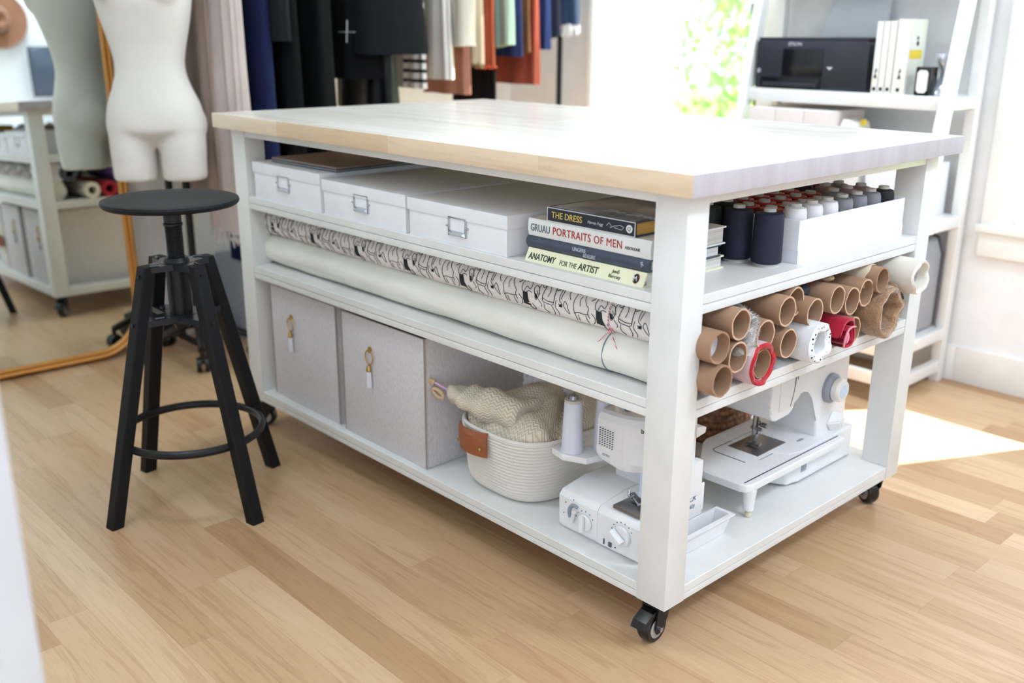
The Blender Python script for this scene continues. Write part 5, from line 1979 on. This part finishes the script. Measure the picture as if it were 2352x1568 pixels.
garment('suede_jacket', 'tan suede jacket hanging between blue and rust red clothes', 'jacket', (164, 112, 72), 1.532, -1.99, .26, .026, 1.062, seed=20)
garment('rust_dress', 'long rust red dress hanging lowest near the window end', 'dress', (190, 92, 70), 1.585, -2.00, .26, .035, .935, seed=21, fold=.012)
garment('blue_blouse', 'small deep blue blouse peeking below the navy jacket', 'blouse', (54, 70, 130), 1.650, -2.00, .12, .03, 1.072, seed=22)
garment('navy_jacket', 'dark navy jacket hanging beside the frayed denim jacket', 'jacket', (34, 38, 62), 1.690, -1.99, .28, .065, 1.105, seed=23, slant=.02)
garment('denim_jacket', 'blue denim jacket with white frayed hem at the window end', 'jacket', (66, 84, 118), 1.815, -2.00, .28, .075, 1.17, seed=24, fold=.010, hem=(90, .045, (238, 240, 244), .002))
# low grey cabinet under the clothes
t = thing('low_cabinet', 'low blue-grey box with a small wooden knob under the clothes', 'cabinet', (-2.42, .54, 0))
link('cabinet_body', B(-.14, .12, -.14, .20, 0, .31, bev=.006), mat('cabinet_blue_grey', (172, 180, 194), .7), t)
b = bmesh.new()
lathe(b, [(.004, .0), (.008, .006), (.013, .014), (.012, .020), (.002, .022)], (0, 0, 0), 18, axis='X')
bmesh.ops.translate(b, verts=b.verts, vec=(.119, -.03, .28))
link('knob', b, mat('brown_wood_knob', (96, 60, 40), .5), t)

# ------------------------------------------------------------------ things seen only in the mirror
t = thing('felt_hat', 'brown felt hat hanging on the wall, seen in the mirror', 'hat', (1.995, .80, 1.52))
HATM = mat('brown_felt', (150, 104, 76), .9, sheen=.3, bump=(200, .3))
b = bmesh.new()
lathe(b, [(.085, -.012), (.15, -.014), (.195, -.022), (.200, -.028), (.196, -.026), (.15, -.018), (.088, -.017)], n=48, axis='X')
link('brim', b, HATM, t)
b = bmesh.new()
rings = []
for h_, r_ in ((-.012, .088), (-.05, .084), (-.09, .076), (-.108, .064), (-.112, .045), (-.100, .026), (-.088, .010)):
    rings.append([Vector((h_, r_ * .82 * cos(a), r_ * 1.1 * sin(a))) for a in [2 * PI * i / 40 for i in range(40)]])
loft(b, rings)
link('crown', b, HATM, t)
b = bmesh.new()
for k in range(2):
    path(b, [(-.019 - .008 * k, .0885 * .82 * cos(a), .0885 * 1.1 * sin(a)) for a in [2 * PI * i / 40 for i in range(40)]], .005, 8, True)
link('hat_band', b, mat('hat_band_brown', (86, 56, 40), .6), t)
t = thing('desk', 'white desk by the wall, seen in the mirror behind the craft table', 'desk', (1.72, 1.25, 0))
link('desk_top', B(-.28, .27, -.5, .6, .715, .745, bev=.003), SHW, t)
for x in (-.26, .21):
    for y in (-.48, .53):
        link('leg', B(x, x + .045, y, y + .045, 0, .715, bev=.002), SHW, t)
t = thing('computer_monitor', 'dark computer monitor on the desk, seen in the mirror', 'monitor', (1.86, 1.16, .745))
link('screen', B(-.022, -.016, -.215, .215, .235, .570, bev=.001), mat('screen_glass', (84, 94, 112), .12), t)
link('bezel', B(-.020, .012, -.225, .225, .225, .580, bev=.004), mat('monitor_dark', (52, 56, 64), .4), t)
b = bmesh.new()
box(b, .005, .020, -.03, .03, .004, .30, bev=.002)
box(b, -.09, .06, -.11, .11, 0, .008, bev=.003)
link('stand', b, mat('monitor_stand', (120, 122, 126), .4, metal=.5), t)
